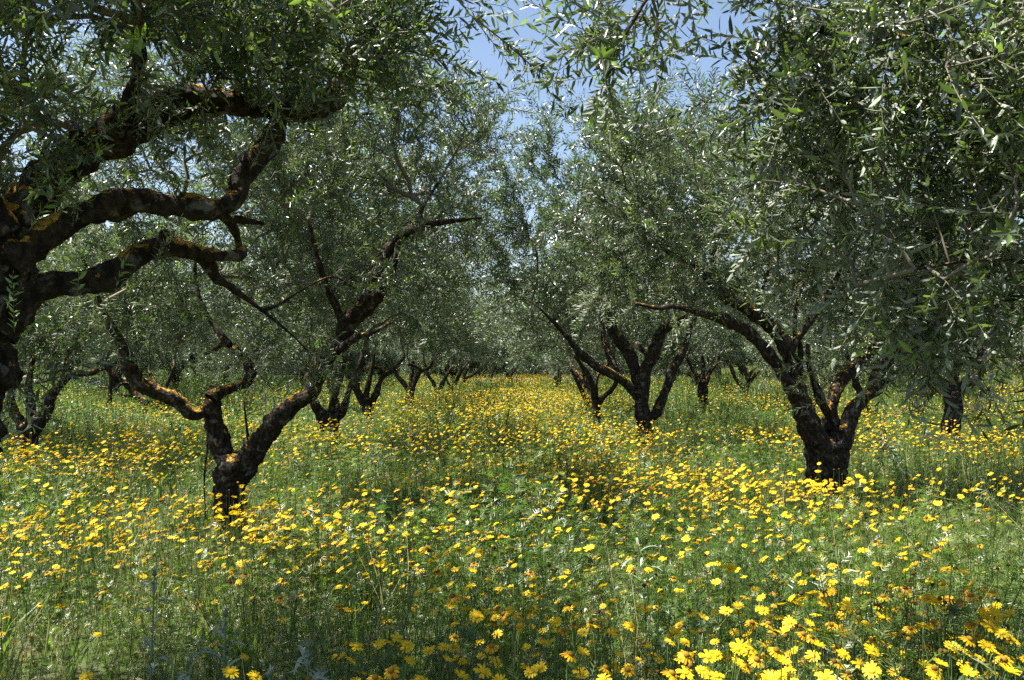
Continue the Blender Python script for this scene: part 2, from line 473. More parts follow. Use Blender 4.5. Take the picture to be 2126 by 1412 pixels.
def crown_mesh(mb, N0, L0, blobs, rng, lod, dens, nspr, seed, scale=1.0, fresh=.04, tipr=.0032, gap=-.30, sag=0.12):
    A = blob_points(blobs, dens, rng, seed, gap)
    pos, cnt, chains = grow(N0, L0, A, rng)
    ctr = np.mean([b[0] for b in blobs], axis=0)
    Ps, Ds = [], []
    for c in chains:
        pts = pos[c]; r = tipr * np.maximum(1, cnt[c]) ** .43
        r[0] = r[1] if len(r) > 1 else r[0]
        r = np.minimum(r, .05)
        add_tube(mb, np.concatenate([pts, r[:, None]], 1), (6 if lod == 0 else 5 if lod == 1 else 3), 1, .5)
        Lc = len(pts)
        seg = np.linalg.norm(np.diff(pts, axis=0), axis=1); cl = np.concatenate([[0], np.cumsum(seg)]); tot = cl[-1]
        span = min(tot, .55)
        m_ = nspr if tot > .25 else max(3, int(nspr * .6))
        s = tot - span * rng.random(m_) ** 1.4; s[0] = tot
        pp = np.stack([np.interp(s, cl, pts[:, k]) for k in range(3)], -1)
        dirp = pts[-1] - pts[max(0, Lc - 3)]; dirp = dirp / (np.linalg.norm(dirp) + 1e-6)
        outw = pp - ctr; outw /= np.linalg.norm(outw, axis=1)[:, None] + 1e-6
        dd = dirp * .55 + outw * .35 + rng.normal(0, .55, (m_, 3)) + np.array([0, 0, .22 - sag])
        dd[0] = dirp + outw[0] * .3
        Ps.append(pp); Ds.append(dd)
    Ps = np.concatenate(Ps); Ds = np.concatenate(Ds)
    T = SPR[lod]; k = rng.integers(0, len(T), len(Ps)); fr = rng.random(len(Ps)) < fresh
    for i, t in enumerate(T):
        q = (k == i) & ~fr
        place(mb, t, Ps[q], Ds[q], scale * rng.uniform(.75, 1.2, q.sum()), rng, .10)
    if lod < 2:
        FT = FRESH if lod == 0 else FRESH1
        k2 = rng.integers(0, len(FT), len(Ps))
        for i, t in enumerate(FT):
            q = (k2 == i) & fr
            dd = Ds[q] + np.array([0, 0, .9])
            place(mb, t, Ps[q], dd, scale * rng.uniform(.8, 1.2, q.sum()), rng, .0)
    return len(Ps)

TREES = []      # (x, y) of every tree, for the flowers to keep away from
def wood_nodes(lines, start=.45):
    N, L = [], []
    for ln in lines:
        n = len(ln); k = int(n * start)
        s = ln[k:, :3]; N.append(s); L.append(np.linspace(0, .4, len(s)))
    return np.concatenate(N), np.concatenate(L)

def olive(spec, seed):
    """a tree from its own measurements: trunk and limbs as (px, py, width px) seen at depth d"""
    rng = np.random.default_rng(seed)
    d = spec['d']
    def pts(line, d0, d1, jit=0):
        n = len(line); out = []
        for i, q in enumerate(line):
            if len(q) == 4 and q[3] == 'w': out.append(q[:3]); continue
            t = i / max(1, n - 1); dd = d0 + (d1 - d0) * t
            p = P(q[0], q[1], dd); out.append([*p, q[2] / 2 / F * dd])
        return np.array(out, float)
    ws = spec.get('lw', 1.)
    tr = pts(spec['trunk'], d, d)
    b = tr[0, :3]; g0 = gz(b[0], b[1]); r0 = tr[0, 3]
    x0, y0 = b[0] + spec.get('lean', 0), b[1]
    g0 = gz(x0, y0)
    root_pts = np.array([[x0, y0, g0 - .12, r0 * 1.65], [x0, y0, g0 + .05, r0 * 1.32]])
    zz = b[2] - g0
    if zz > .3: root_pts = np.vstack([root_pts, [(x0 + b[0]) / 2, y0, g0 + zz * .5, r0 * 1.08]])
    tr = np.vstack([root_pts, tr]) if zz > .12 else np.vstack([root_pts[:1], tr])
    base = np.array([x0, y0, g0]); TREES.append((x0, y0))
    root = empty(spec.get('name', 'olive_tree'), base, spec['label'], 'tree', spec.get('group', 'olive trees of the grove'))
    seg = max(.012, d * .0035) ; sides = 26 if d < 10 else 16 if d < 16 else 10
    rg = spec.get('rough', 1.0)
    mb = MB(); c = catmull(tr, seg); add_tube(mb, c, sides + 6, 0, .5, rg, seed, .07, .45)
    for kx, ky, kd, kr in spec.get('burls', []):
        cc = P(kx, ky, d + kd); u = np.linspace(0, PI, 10); w = np.linspace(0, 2 * PI, 16, endpoint=False)
        pr = np.stack([np.full(10, cc[0]), np.full(10, cc[1]), cc[2] - kr * 1.1 * np.cos(u), kr * np.sin(u)], -1)
        add_tube(mb, pr, 16, 0, .5, rg * 1.3, seed + 3)
    mb.build('trunk', [M_BARK], root, base, True)
    lines = []
    for i, (d0, d1, ln) in enumerate(spec['limbs']):
        L = pts(ln, d + d0, d + d1); L[:, 3] *= ws; c = catmull(L, seg); lines.append(c)
        mb = MB(); add_tube(mb, c, sides, 0, .5, rg, seed + 11 * i, .03)
        mb.build('limb', [M_BARK], root, base, True)
    blobs = []
    for q in spec['blobs']:
        if len(q) == 6:
            blobs.append((P(q[0], q[1], d + q[2]), q[3], q[4], q[5]))
    for q in spec.get('domes', []):
        blobs.append((base + np.array(q[:3]), q[3], q[4], q[5]))
    N0, L0 = wood_nodes(lines, spec.get('start', .5))
    mb = MB()
    ns = crown_mesh(mb, N0, L0, blobs, rng, spec['lod'], spec['dens'], spec['nspr'], seed, spec.get('scale', 1.), spec.get('fresh', .04), gap=spec.get('gap', -.3), sag=spec.get('sag', .12))
    # loose shoots placed by hand: (px, py, depth offset, direction, length scale, fresh?)
    for (sx_, sy_, sd, dr, sc, fr) in spec.get('shoots', []):
        T = (FRESH if fr else SPR[0] if spec['lod'] == 0 else SPR[1]); t = T[rng.integers(0, len(T))]
        place(mb, t, P(sx_, sy_, d + sd)[None], np.array([dr], float), [sc], rng)
    mb.build('crown', [M_LEAF, M_TWIG, M_BUD], root, base)
    return root

# ------------------------------------------------------------------ the trees that can be told apart
dome = lambda h=3.3, r=2.3, rz=1.5: [(0, 0, h, r, r, rz), (r * .6, .4, h - .75, r * .55, r * .6, rz * .6), (-r * .6, -.3, h - .8, r * .55, r * .6, rz * .6), (.1, r * .6, h - .7, r * .55, r * .6, rz * .6), (.2, -.5, h + .7, r * .6, r * .6, rz * .65)]

# near tree at the left edge
olive(dict(d=3.1, label='big foreground olive tree at the left edge, thick lichened limbs reaching right',
    trunk=[(-190, 1500, 190), (-170, 1150, 165), (-108, 900, 150), (-62, 760, 140), (-28, 650, 140), (-8, 560, 125), (22, 490, 115), (45, 440, 100)],
    limbs=[
     (0, .5, [(35, 470, 100), (70, 410, 92), (110, 360, 88), (170, 318, 84), (240, 282, 80), (320, 235, 78), (390, 206, 66), (470, 212, 56), (560, 226, 52), (640, 228, 50), (690, 205, 48), (716, 165, 44), (735, 120, 36), (770, 60, 26), (800, 0, 18)]),
     (-.05, .35, [(20, 540, 95), (75, 500, 80), (140, 462, 74), (205, 432, 70), (285, 418, 64), (370, 428, 58), (440, 436, 54), (485, 412, 48), (502, 370, 44), (538, 322, 44), (566, 282, 40), (585, 230, 32), (610, 160, 24), (640, 80, 16)]),
     (.0, .6, [(-10, 690, 95), (40, 625, 84), (95, 597, 68), (165, 588, 58), (240, 560, 52), (300, 522, 46), (360, 513, 42), (425, 528, 34), (470, 532, 28), (498, 528, 26), (505, 512, 14)]),
     (.45, .8, [(400, 522, 30), (432, 548, 34), (448, 575, 30), (472, 590, 20), (505, 615, 11), (545, 645, 9), (600, 690, 6), (640, 730, 4)]),
     (.4, .6, [(455, 440, 24), (480, 465, 20), (492, 492, 18), (496, 520, 16)]),
     (.3, .3, [(488, 455, 18), (520, 460, 13), (548, 464, 8)]),
     (.12, .05, [(168, 330, 46), (160, 296, 38), (158, 276, 34)]),
     (.25, .2, [(330, 520, 30), (338, 496, 26), (342, 482, 24)]),
     (.7, .9, [(545, 645, 8), (580, 632, 7), (630, 600, 5), (690, 575, 4), (740, 600, 3)]),
     (-.1, -.5, [(10, 480, 80), (-60, 380, 70), (-140, 240, 60), (-220, 80, 46), (-280, -120, 30)]),
     (.0, -.2, [(240, 278, 40), (270, 200, 34), (290, 110, 28), (280, 0, 20), (300, -140, 12)]),
    ],
    blobs=[(120, -10, -.3, 1.15, 1.0, .40), (420, 60, -.1, .55, .6, .24), (700, 0, .2, .70, .6, .34), (750, 20, .3, .22, .5, .22), (-250, -430, .1, 1.2, 1.4, .7), (-640, -560, -1.0, .95, .7, .5), (-1250, -520, -1.0, .8, .7, .5), (-811, 0, .3, 1.0, .75, .45),  # far-left clumps out of view are added to shade the bottom-left meadow
           (-220, 230, .3, .5, .7, .55), (40, 250, -.1, .28, .4, .22), (780, 130, .3, .32, .4, .18), (-60, 780, .5, .25, .3, .25)],
    shoots=[(60, 480, -.2, (.5, -.2, .7), .9, 1), (105, 450, -.2, (.8, -.1, .5), .8, 1), (150, 470, -.15, (.3, -.3, .8), .6, 0), (30, 690, -.2, (.1, -.3, .9), .6, 1), (15, 640, -.2, (.4, -.3, .9), .5, 1),
            (60, 790, -.1, (.9, -.1, .5), .9, 0), (20, 810, -.1, (.9, -.2, .2), 1.0, 0), (90, 760, .1, (.7, .1, .7), .8, 1), (240, 600, .1, (.4, -.3, .9), .6, 1), (345, 460, .1, (.1, -.1, .9), .6, 0), (300, 250, -.3, (.7, -.2, .5), .9, 0), (380, 240, -.3, (-.5, -.3, .5), .8, 0), (420, 220, -.3, (.2, -.3, -.7), .8, 0), (560, 260, -.2, (.2, -.3, -.6), .8, 0), (600, 240, -.2, (.5, -.3, .6), .8, 0), (520, 350, -.2, (.5, -.3, .6), .7, 0), (320, 560, -.2, (.4, -.3, .7), .7, 0), (160, 610, -.2, (.3, -.4, .7), .7, 1), (330, 500, .2, (-.2, -.2, .9), .5, 0),
            (0, 230, -.3, (.3, -.2, .9), .8, 1), (20, 330, -.3, (.9, -.2, .3), .9, 0), (250, 270, -.1, (.1, -.3, .9), .5, 1), (180, 300, -.2, (.9, -.3, .4), .9, 0), (330, 60, -.4, (.1, -.2, 1.), .6, 1), (110, 770, -.2, (.9, 0, .2), 1.0, 0), (50, 850, -.1, (.8, 0, .5), .9, 0), (548, 464, .25, (.9, 0, .4), .8, 0), (530, 460, .25, (.5, -.2, .8), .7, 0), (690, 575, .85, (.6, 0, .6), .8, 0), (640, 725, .85, (.6, 0, -.6), .9, 0)],
    lw=.86, lod=0, dens=46, nspr=7, fresh=.15, start=.55, rough=1.25, gap=-.45), 101)

# near tree beyond the right edge, its leaves hang into the view
def W(x, y, z, r): return (x, y, z, r)
def right_tree():
    spec = dict(d=2.9, label='leafy foreground olive tree at the right edge, its hanging budded twigs close to the viewer',
        trunk=[(3150, 1500, 230), (3140, 1200, 210), (3120, 950, 200), (3100, 800, 210)],
        limbs=[(0, .2, [(3090, 820, 150), (2900, 560, 120), (2700, 380, 90), (2450, 250, 70), (2200, 150, 46), (1950, 100, 30), (1700, 60, 18)]),
               (0, -.1, [(3090, 800, 130), (2950, 450, 100), (2800, 150, 80), (2500, -150, 60), (2100, -250, 40), (1700, -220, 24), (1420, -80, 12), (1310, 50, 7), (1260, 160, 4)]),
               (0, -.2, [(3080, 850, 110), (2800, 700, 80), (2500, 600, 40), (2250, 560, 16), (2050, 540, 7), (1900, 560, 4)]),
               (0, .6, [(3110, 800, 130), (3200, 400, 110), (3150, 0, 80), (3000, -400, 50)])],
        blobs=[(1930, 230, 0, .62, .6, .55), (2080, 500, -.1, .42, .5, .36), (1720, 90, .1, .36, .45, .30), (1650, 380, .25, .22, .4, .30), (1850, 600, .0, .22, .3, .16), (2000, 700, .05, .28, .3, .10), (2250, 50, 0, 1.0, .9, .9),
               (2300, -420, .3, .9, .9, .5), (1290, 0, .0, .14, .3, .06), (1265, 110, 0, .09, .2, .09), (1300, 190, 0, .09, .2, .06), (1370, 60, .1, .09, .2, .05), (1420, -110, .1, .35, .4, .19), (2900, 100, .3, 1.3, 1.2, 1.0)],
        shoots=[(1835, 870, 0, (.0, 0, -1), .55, 0), (1830, 905, 0, (.35, -.1, -.6), .5, 0), (1850, 760, .1, (-.3, 0, -1), .8, 0), (1760, 720, .0, (-1, 0, -.25), .9, 0), (1900, 740, 0, (.1, 0, -1), .9, 0), (1960, 730, 0, (-.4, 0, -1), .8, 0),
                (2040, 790, 0, (.6, 0, -1), .7, 0), (1700, 760, .2, (-.8, 0, -.5), .6, 0), (1720, 830, .3, (-.7, 0, -.2), .5, 0), (2090, 700, -.2, (-.9, 0, .1), .8, 0), (1480, 200, 0, (-.5, 0, -.3), .6, 0)],
        lod=0, dens=58, nspr=7, fresh=.05, start=.45, gap=-.5, sag=.35)
    olive(spec, 202)
right_tree()

# second on the left: the Y-shaped tree
olive(dict(d=7.5, label='dark Y-shaped olive tree with a forked trunk standing left of the centre aisle',
    trunk=[(478, 1092, 68), (476, 1050, 60), (478, 1005, 62), (484, 972, 70), (490, 955, 74)],
    limbs=[
     (0, .1, [(480, 985, 44), (468, 945, 42), (453, 905, 40), (444, 870, 37), (440, 840, 36), (440, 815, 32), (446, 806, 22)]),
     (0, -.5, [(442, 838, 26), (425, 852, 27), (404, 860, 26), (380, 842, 30), (352, 824, 31), (318, 810, 31), (288, 800, 30), (271, 768, 27), (258, 730, 24), (244, 700, 20), (228, 672, 17), (214, 645, 14), (190, 590, 10), (170, 530, 7)]),
     (0, .4, [(440, 830, 26), (452, 818, 25), (480, 806, 23), (508, 797, 22), (521, 778, 21), (514, 755, 19), (497, 735, 17), (476, 718, 15), (462, 714, 12), (442, 728, 8), (425, 735, 5)]),
     (.1, .5, [(476, 718, 13), (455, 690, 12), (430, 655, 11), (415, 620, 9), (405, 560, 7), (410, 480, 5)]),
     (0, -.2, [(497, 985, 50), (522, 945, 48), (552, 905, 46), (574, 872, 42), (602, 842, 40), (640, 818, 33), (652, 785, 36), (676, 742, 40), (706, 703, 36), (728, 664, 36), (760, 636, 32), (790, 598, 30), (812, 560, 18), (830, 500, 11)]),
     (-.1, -.4, [(640, 800, 18), (665, 772, 18), (690, 740, 17), (718, 716, 15), (742, 700, 12), (775, 690, 9), (810, 670, 6)]),
     (-.2, -.1, [(735, 660, 24), (765, 610, 22), (785, 560, 22), (805, 520, 22), (832, 490, 22), (866, 472, 18), (905, 464, 11), (950, 458, 8), (1000, 452, 5)]),
     (-.1, .2, [(850, 480, 12), (868, 455, 10), (880, 425, 8), (910, 380, 6)]),
     (-.1, -.3, [(720, 690, 24), (705, 655, 18), (694, 628, 16), (680, 600, 15), (660, 540, 12), (640, 460, 9)]),
     (.05, .0, [(470, 1000, 5), (428, 1090, 3), (424, 1000, 4), (430, 930, 4), (432, 865, 5)][1:]),
     (0, .2, [(520, 950, 9), (514, 900, 5), (508, 850, 3), (505, 820, 2)]),
    ],
    blobs=[(560, 330, .2, 2.0, 1.9, 1.35), (900, 400, .2, .65, .9, .6), (870, 230, .2, .42, .8, .45), (310, 540, 0, 1.1, 1.1, .65), (620, 560, .7, .9, .9, .6), (520, 10, .2, 1.5, 1.5, .5), (800, 550, -.3, .3, .3, .25), (900, 465, -.25, .3, .3, .18), (990, 300, .3, .40, .6, .45), (1000, 440, -.2, .25, .3, .22), (250, 690, .3, .5, .7, .25), (480, 760, .9, .5, .5, .28), (600, 690, 1.1, .7, .6, .4), (600, 720, -.5, .35, .3, .25), (700, 770, -.3, .2, .2, .12), (560, 770, .6, .3, .4, .2)],  # high cap clump over the crown is added to block sun and deepen the shade
    shoots=[(512, 880, 0, (.2, 0, 1), .8, 0), (515, 850, 0, (-.3, 0, 1), .8, 0), (520, 920, 0, (.5, -.2, .8), .7, 0), (498, 870, 0, (-.5, .1, .8), .7, 0), (540, 860, .1, (.1, 0, .9), .7, 0), (505, 820, 0, (.3, 0, 1), .8, 0), (640, 800, -.1, (.6, -.2, .5), .9, 0), (680, 800, -.1, (.7, -.2, .2), .9, 0), (700, 810, 0, (.5, 0, -.6), .8, 0), (430, 990, 0, (-.1, 0, 1), .3, 0), (820, 505, -.15, (-.3, -.2, .9), .9, 0), (850, 480, -.15, (.2, -.2, .9), .9, 0), (885, 470, -.15, (.3, -.1, -.5), .8, 0), (915, 464, -.15, (.4, -.2, .8), .9, 0), (950, 458, -.12, (.5, -.1, .7), .9, 0), (975, 455, -.12, (.8, -.1, -.3), .9, 0), (1000, 452, -.1, (1, -.1, .2), .9, 0), (780, 620, -.2, (.6, -.2, .5), .9, 0), (740, 650, -.2, (-.5, -.2, .7), .9, 0), (700, 710, -.2, (.6, -.3, -.1), .8, 0), (215, 645, 0, (-.4, -.2, .8), .9, 0), (245, 705, -.1, (-.7, -.2, .5), .8, 0), (425, 735, 0, (-.9, -.1, .2), .8, 0), (515, 760, 0, (.5, -.2, .7), .8, 0), (330, 815, -.1, (.1, -.3, .9), .8, 0)],
    lod=1, dens=24, nspr=8, gap=-.12, fresh=.07, start=.5, burls=[(470, 1060, -.05, .10)]), 303)

# the big forked tree on the right
olive(dict(d=8.1, label='large multi-limbed olive tree right of centre with orange lichen on its leaning limbs',
    trunk=[(1712, 1048, 82), (1712, 1010, 74), (1712, 975, 74), (1712, 945, 78), (1712, 925, 80)],
    limbs=[
     (0, -.3, [(1705, 965, 52), (1692, 920, 48), (1676, 875, 44), (1662, 838, 40), (1652, 815, 34), (1634, 790, 28), (1614, 762, 26), (1598, 738, 25), (1582, 716, 24), (1556, 692, 24), (1526, 676, 23), (1496, 662, 22), (1460, 652, 18), (1425, 642, 14), (1395, 636, 12), (1366, 640, 9), (1320, 630, 5)]),
     (0, .3, [(1668, 850, 36), (1656, 815, 32), (1646, 785, 30), (1640, 748, 29), (1628, 715, 29), (1605, 682, 29), (1576, 658, 28), (1548, 640, 27), (1518, 622, 25), (1490, 600, 22), (1465, 572, 18), (1440, 545, 15), (1400, 530, 11), (1340, 500, 7)]),
     (.2, .9, [(1716, 930, 34), (1722, 880, 28), (1728, 835, 26), (1742, 800, 24), (1762, 775, 23), (1785, 752, 22), (1810, 728, 19), (1840, 690, 14), (1880, 640, 9)]),
     (0, .1, [(1722, 975, 52), (1744, 930, 46), (1758, 885, 38), (1770, 850, 32), (1790, 828, 28), (1810, 808, 26), (1820, 780, 24), (1838, 755, 24), (1850, 730, 20), (1870, 690, 14), (1890, 640, 9)]),
     (.05, .0, [(1752, 905, 22), (1740, 880, 22), (1722, 858, 20), (1706, 836, 17), (1692, 800, 13), (1680, 760, 9), (1676, 715, 7)]),
     (.1, .3, [(1655, 800, 15), (1660, 760, 13), (1662, 720, 12), (1650, 690, 10), (1655, 620, 8), (1680, 540, 6)]),
     (.1, -.3, [(1572, 655, 7), (1576, 620, 7), (1590, 580, 6), (1598, 545, 4)]),
     (.1, .4, [(1640, 730, 20), (1665, 690, 16), (1700, 640, 13), (1740, 570, 10), (1760, 480, 7)]),
     (.2, .4, [(1490, 600, 16), (1480, 545, 13), (1490, 480, 10), (1500, 400, 7)]),
    ],
    blobs=[(1760, 130, .3, .9, 1.2, .45), (1630, 370, .2, 1.75, 1.8, 1.15), (1330, 420, 0, .75, .9, .75), (1430, 260, .1, .65, .8, .5), (1880, 560, .6, .9, .8, .6), (1240, 560, .5, .5, .7, .45), (1330, 590, .3, .5, .6, .3), (1350, 640, -.4, .38, .4, .2), (1480, 560, -.6, .5, .4, .3), (1570, 560, .9, .9, .9, .45), (1850, 690, .5, .35, .5, .25), (1760, 640, .9, .5, .6, .35)],  # topmost clump, listed first, is a cap added to darken the shade below
    shoots=[(1640, 810, -.2, (-.6, -.3, .4), .7, 0), (1655, 850, -.2, (-.3, -.4, .1), .7, 0), (1700, 830, -.2, (-.7, -.2, .2), .8, 0), (1660, 700, -.1, (-.5, -.2, .6), .7, 1), (1320, 630, 0, (-1, -.1, .2), .9, 0), (1350, 638, 0, (-.4, -.2, .8), .9, 0), (1385, 637, 0, (-.5, -.2, -.5), .8, 0), (1420, 642, -.1, (-.2, -.2, .9), .9, 0), (1490, 660, -.1, (-.4, -.2, -.6), .7, 0), (1540, 680, -.1, (.2, -.2, .9), .8, 0)],
    lod=1, dens=26, nspr=8, gap=-.12, fresh=.05, start=.5, burls=[(1705, 985, -.16, .085), (1716, 955, -.12, .07), (1722, 1015, -.12, .08), (1690, 1030, -.1, .08)]), 404)

# behind the Y-shaped tree
olive(dict(d=13.4, label='thick-trunked olive tree directly behind the right arm of the Y-shaped tree',
    trunk=[(683, 920, 40), (684, 895, 37), (685, 872, 40), (684, 860, 44)],
    limbs=[(0, -.3, [(678, 880, 26), (665, 857, 24), (654, 838, 20), (647, 812, 17), (640, 780, 13), (625, 740, 9)]),
           (0, .4, [(692, 880, 26), (700, 864, 22), (713, 849, 18), (722, 818, 14), (730, 792, 12), (742, 772, 10), (765, 740, 7)]),
           (0, .8, [(686, 870, 16), (700, 842, 13), (690, 815, 11), (676, 780, 9)]),
           (0, -.6, [(688, 868, 18), (692, 830, 15), (706, 790, 12), (716, 740, 9)])],
    blobs=[(1000, 480, .6, .6, .8, 1.2), (1010, 300, .5, .35, .6, .5), (720, 470, 0, 2.3, 2.2, 1.75), (900, 600, 0, .9, 1, .8), (930, 330, 0, .8, 1, .8), (640, 690, .3, 1., 1., .4)],
    shoots=[(660, 830, -.1, (-.4, -.2, .4), .9, 0), (700, 830, -.2, (.5, -.3, .3), .9, 0), (672, 850, -.2, (.1, -.5, .3), .9, 0), (715, 845, -.1, (.5, -.3, .0), .8, 0), (690, 800, -.1, (.3, -.3, .5), 1, 0), (725, 800, -.1, (.6, -.3, .2), 1, 0), (650, 800, 0, (-.5, -.3, .2), 1, 0)],
    lod=2, dens=15, gap=-.12, nspr=8, start=.4), 505)
# right, second
olive(dict(d=14.2, label='five-limbed olive tree right of the aisle, one low limb leaning right from its base',
    trunk=[(1338, 908, 34), (1335, 870, 31), (1331, 830, 29), (1329, 800, 30), (1329, 785, 32)],
    limbs=[(0, -.3, [(1326, 830, 18), (1315, 815, 20), (1303, 800, 20), (1279, 782, 19), (1246, 765, 17), (1224, 750, 17), (1204, 734, 16), (1189, 714, 12), (1176, 698, 10), (1150, 670, 7), (1120, 640, 5)]),
           (0, .3, [(1328, 805, 24), (1316, 762, 24), (1303, 730, 23), (1285, 708, 22), (1272, 690, 20), (1268, 668, 18), (1262, 640, 14), (1250, 590, 9)]),
           (0, -.2, [(1330, 805, 28), (1338, 769, 26), (1353, 743, 26), (1362, 714, 26), (1378, 686, 24), (1400, 673, 20), (1415, 662, 16), (1432, 640, 12), (1450, 590, 8)]),
           (0, .4, [(1338, 885, 24), (1352, 866, 22), (1364, 854, 22), (1374, 832, 20), (1385, 800, 18), (1394, 771, 17), (1410, 745, 16), (1424, 714, 12), (1432, 688, 9), (1450, 640, 6)]),
           (.3, .9, [(1305, 800, 12), (1288, 782, 13), (1274, 756, 14), (1263, 730, 14), (1252, 701, 13), (1252, 682, 10), (1245, 640, 7)]),
           (.4, .9, [(1342, 830, 10), (1346, 780, 9), (1345, 740, 11), (1333, 725, 12), (1322, 712, 9)])],
    blobs=[(1320, 440, 0, 2.3, 2.2, 1.7), (1120, 560, 0, 1.0, 1, .8), (1110, 320, 0, .75, 1, .85), (1045, 470, .8, .6, .8, 1.3), (1060, 640, 1.5, .6, .8, .6), (1210, 600, .3, .7, 1, .5), (1480, 560, .3, 1., 1., .7), (1150, 660, .5, .5, .6, .3)],
    lod=2, dens=15, gap=-.12, nspr=8, start=.55), 606)
# left edge, second row
olive(dict(d=12.0, label='short-trunked olive tree behind the foreground limbs near the left edge',
    trunk=[(64, 938, 32), (60, 915, 32), (58, 898, 36), (58, 885, 42)],
    limbs=[(0, .1, [(50, 892, 24), (40, 873, 22), (30, 860, 19), (25, 843, 17), (18, 810, 14), (5, 760, 10)]),
           (0, -.2, [(66, 896, 28), (81, 876, 27), (98, 852, 25), (105, 824, 22), (120, 805, 18), (132, 790, 16), (152, 776, 14), (188, 775, 12), (207, 768, 10), (235, 758, 9), (270, 740, 6)]),
           (0, .5, [(60, 885, 20), (66, 850, 16), (60, 800, 13), (70, 740, 9)]),
           (0, .4, [(120, 806, 12), (135, 775, 10), (140, 730, 7)])],
    blobs=[(80, 500, 0, 2.0, 2.0, 1.35), (200, 640, .2, 1.2, 1.2, .6), (-80, 640, 0, 1., 1., .6), (60, 720, .3, .9, .9, .35)],
    lod=2, dens=15, gap=-.12, nspr=8, start=.4), 707)
# right edge, second row
olive(dict(d=15.0, label='olive tree with a pale knobbly fork below the hanging twigs at the right edge',
    trunk=[(1974, 888, 32), (1976, 860, 29), (1977, 830, 30), (1978, 815, 34)],
    limbs=[(0, .3, [(1972, 830, 18), (1960, 802, 16), (1945, 786, 15), (1932, 767, 15), (1922, 752, 12), (1912, 735, 10), (1895, 700, 7)]),
           (0, -.3, [(1977, 825, 18), (1980, 789, 17), (1984, 770, 15), (1986, 745, 11), (1980, 700, 8)]),
           (0, .1, [(1984, 830, 22), (1996, 806, 20), (2011, 792, 19), (2027, 778, 17), (2029, 758, 14), (2035, 735, 12), (2044, 706, 10), (2050, 670, 7)]),
           (.15, .1, [(1985, 895, 14), (1992, 850, 14), (1990, 815, 12)])],
    blobs=[(1980, 520, 0, 2.3, 2.2, 1.5), (1830, 640, .3, 1, 1, .6), (2080, 690, .3, .8, 1, .4), (1960, 690, .5, .9, .9, .35)],
    lod=2, dens=15, gap=-.12, nspr=8, start=.4), 808)

def mid(d, label, trunk, limbs, seed, domes=None, lean=0, dens=8, lod=2, blobs=[]):
    olive(dict(d=d, label=label, trunk=trunk, limbs=[(0, random.Random(seed + i).uniform(-.6, .6), l) for i, l in enumerate(limbs)], blobs=blobs,
               domes=domes if domes is not None else dome(), lod=lod, dens=dens, nspr=8, start=.35, lean=lean), seed)
mid(21, 'third olive tree of the left row, with a thin lit limb bent right', [(760, 862, 27), (760, 845, 25), (760, 830, 28)],
    [[(756, 842, 18), (747, 820, 18), (738, 800, 17), (744, 770, 14), (755, 735, 10), (765, 690, 7)], [(766, 848, 16), (774, 836, 14), (783, 812, 12), (788, 792, 11), (804, 775, 9), (819, 766, 8), (840, 740, 6)], [(760, 835, 14), (764, 800, 11), (772, 765, 9), (776, 735, 7)], [(800, 778, 7), (790, 765, 6), (775, 764, 5)]], 909, dome(3.6, 2.5, 1.7))
mid(28, 'fourth olive tree of the left row, its lit curved limb crossing toward the aisle', [(851, 836, 19), (852, 820, 17), (852, 806, 18)],
    [[(848, 812, 10), (840, 798, 10), (828, 784, 8), (815, 760, 6)], [(856, 812, 11), (863, 787, 10), (875, 770, 8), (893, 762, 6), (898, 750, 5)], [(852, 808, 10), (855, 775, 9), (858, 750, 7)], [(876, 770, 6), (862, 760, 6), (846, 756, 5)]], 910, dome(3.7, 2.5, 1.7))
mid(36, 'small V-forked olive tree fifth along the left row', [(909, 822, 15), (908, 810, 13)], [[(906, 814, 9), (899, 793, 8), (889, 780, 7), (880, 750, 5)], [(911, 814, 9), (918, 797, 9), (926, 782, 7), (936, 765, 5)]], 911, dome(3.7, 2.6, 1.7))
mid(44, 'olive tree with a trunk slanting right, just past the V-forked tree', [(934, 812, 10), (940, 803, 9)], [[(938, 806, 8), (946, 794, 8), (952, 782, 7), (960, 765, 5)], [(936, 806, 6), (928, 790, 5), (922, 775, 4)]], 912, dome(3.7, 2.5, 1.8))
mid(51, 'olive tree with two slanting stems at the far end of the left row', [(958, 804, 9), (961, 796, 8)], [[(960, 798, 7), (968, 786, 6), (982, 778, 6), (992, 768, 5)], [(960, 798, 6), (965, 780, 5), (972, 765, 4)]], 913, dome(3.6, 2.4, 1.7))
mid(19.6, 'small dark olive tree with a low hooked limb, left of the five-limbed tree', [(1240, 870, 15), (1239, 845, 15), (1238, 832, 18)],
    [[(1236, 836, 13), (1230, 805, 12), (1222, 780, 11), (1208, 760, 9), (1195, 740, 7)], [(1242, 836, 13), (1254, 823, 11), (1268, 812, 10), (1278, 797, 9), (1285, 770, 7)], [(1238, 832, 12), (1236, 800, 11), (1242, 778, 9), (1262, 758, 8), (1275, 735, 6)], [(1232, 815, 10), (1212, 790, 9), (1198, 775, 8), (1188, 760, 6)]], 914, dome(3.5, 2.4, 1.6))
mid(26, 'leaning grey-stemmed olive tree at the back of the right row', [(1222, 838, 14), (1216, 826, 12)], [[(1217, 830, 11), (1206, 808, 10), (1196, 786, 9), (1185, 765, 6)], [(1220, 832, 8), (1222, 800, 7), (1216, 775, 5)]], 915, dome(3.5, 2.5, 1.7))
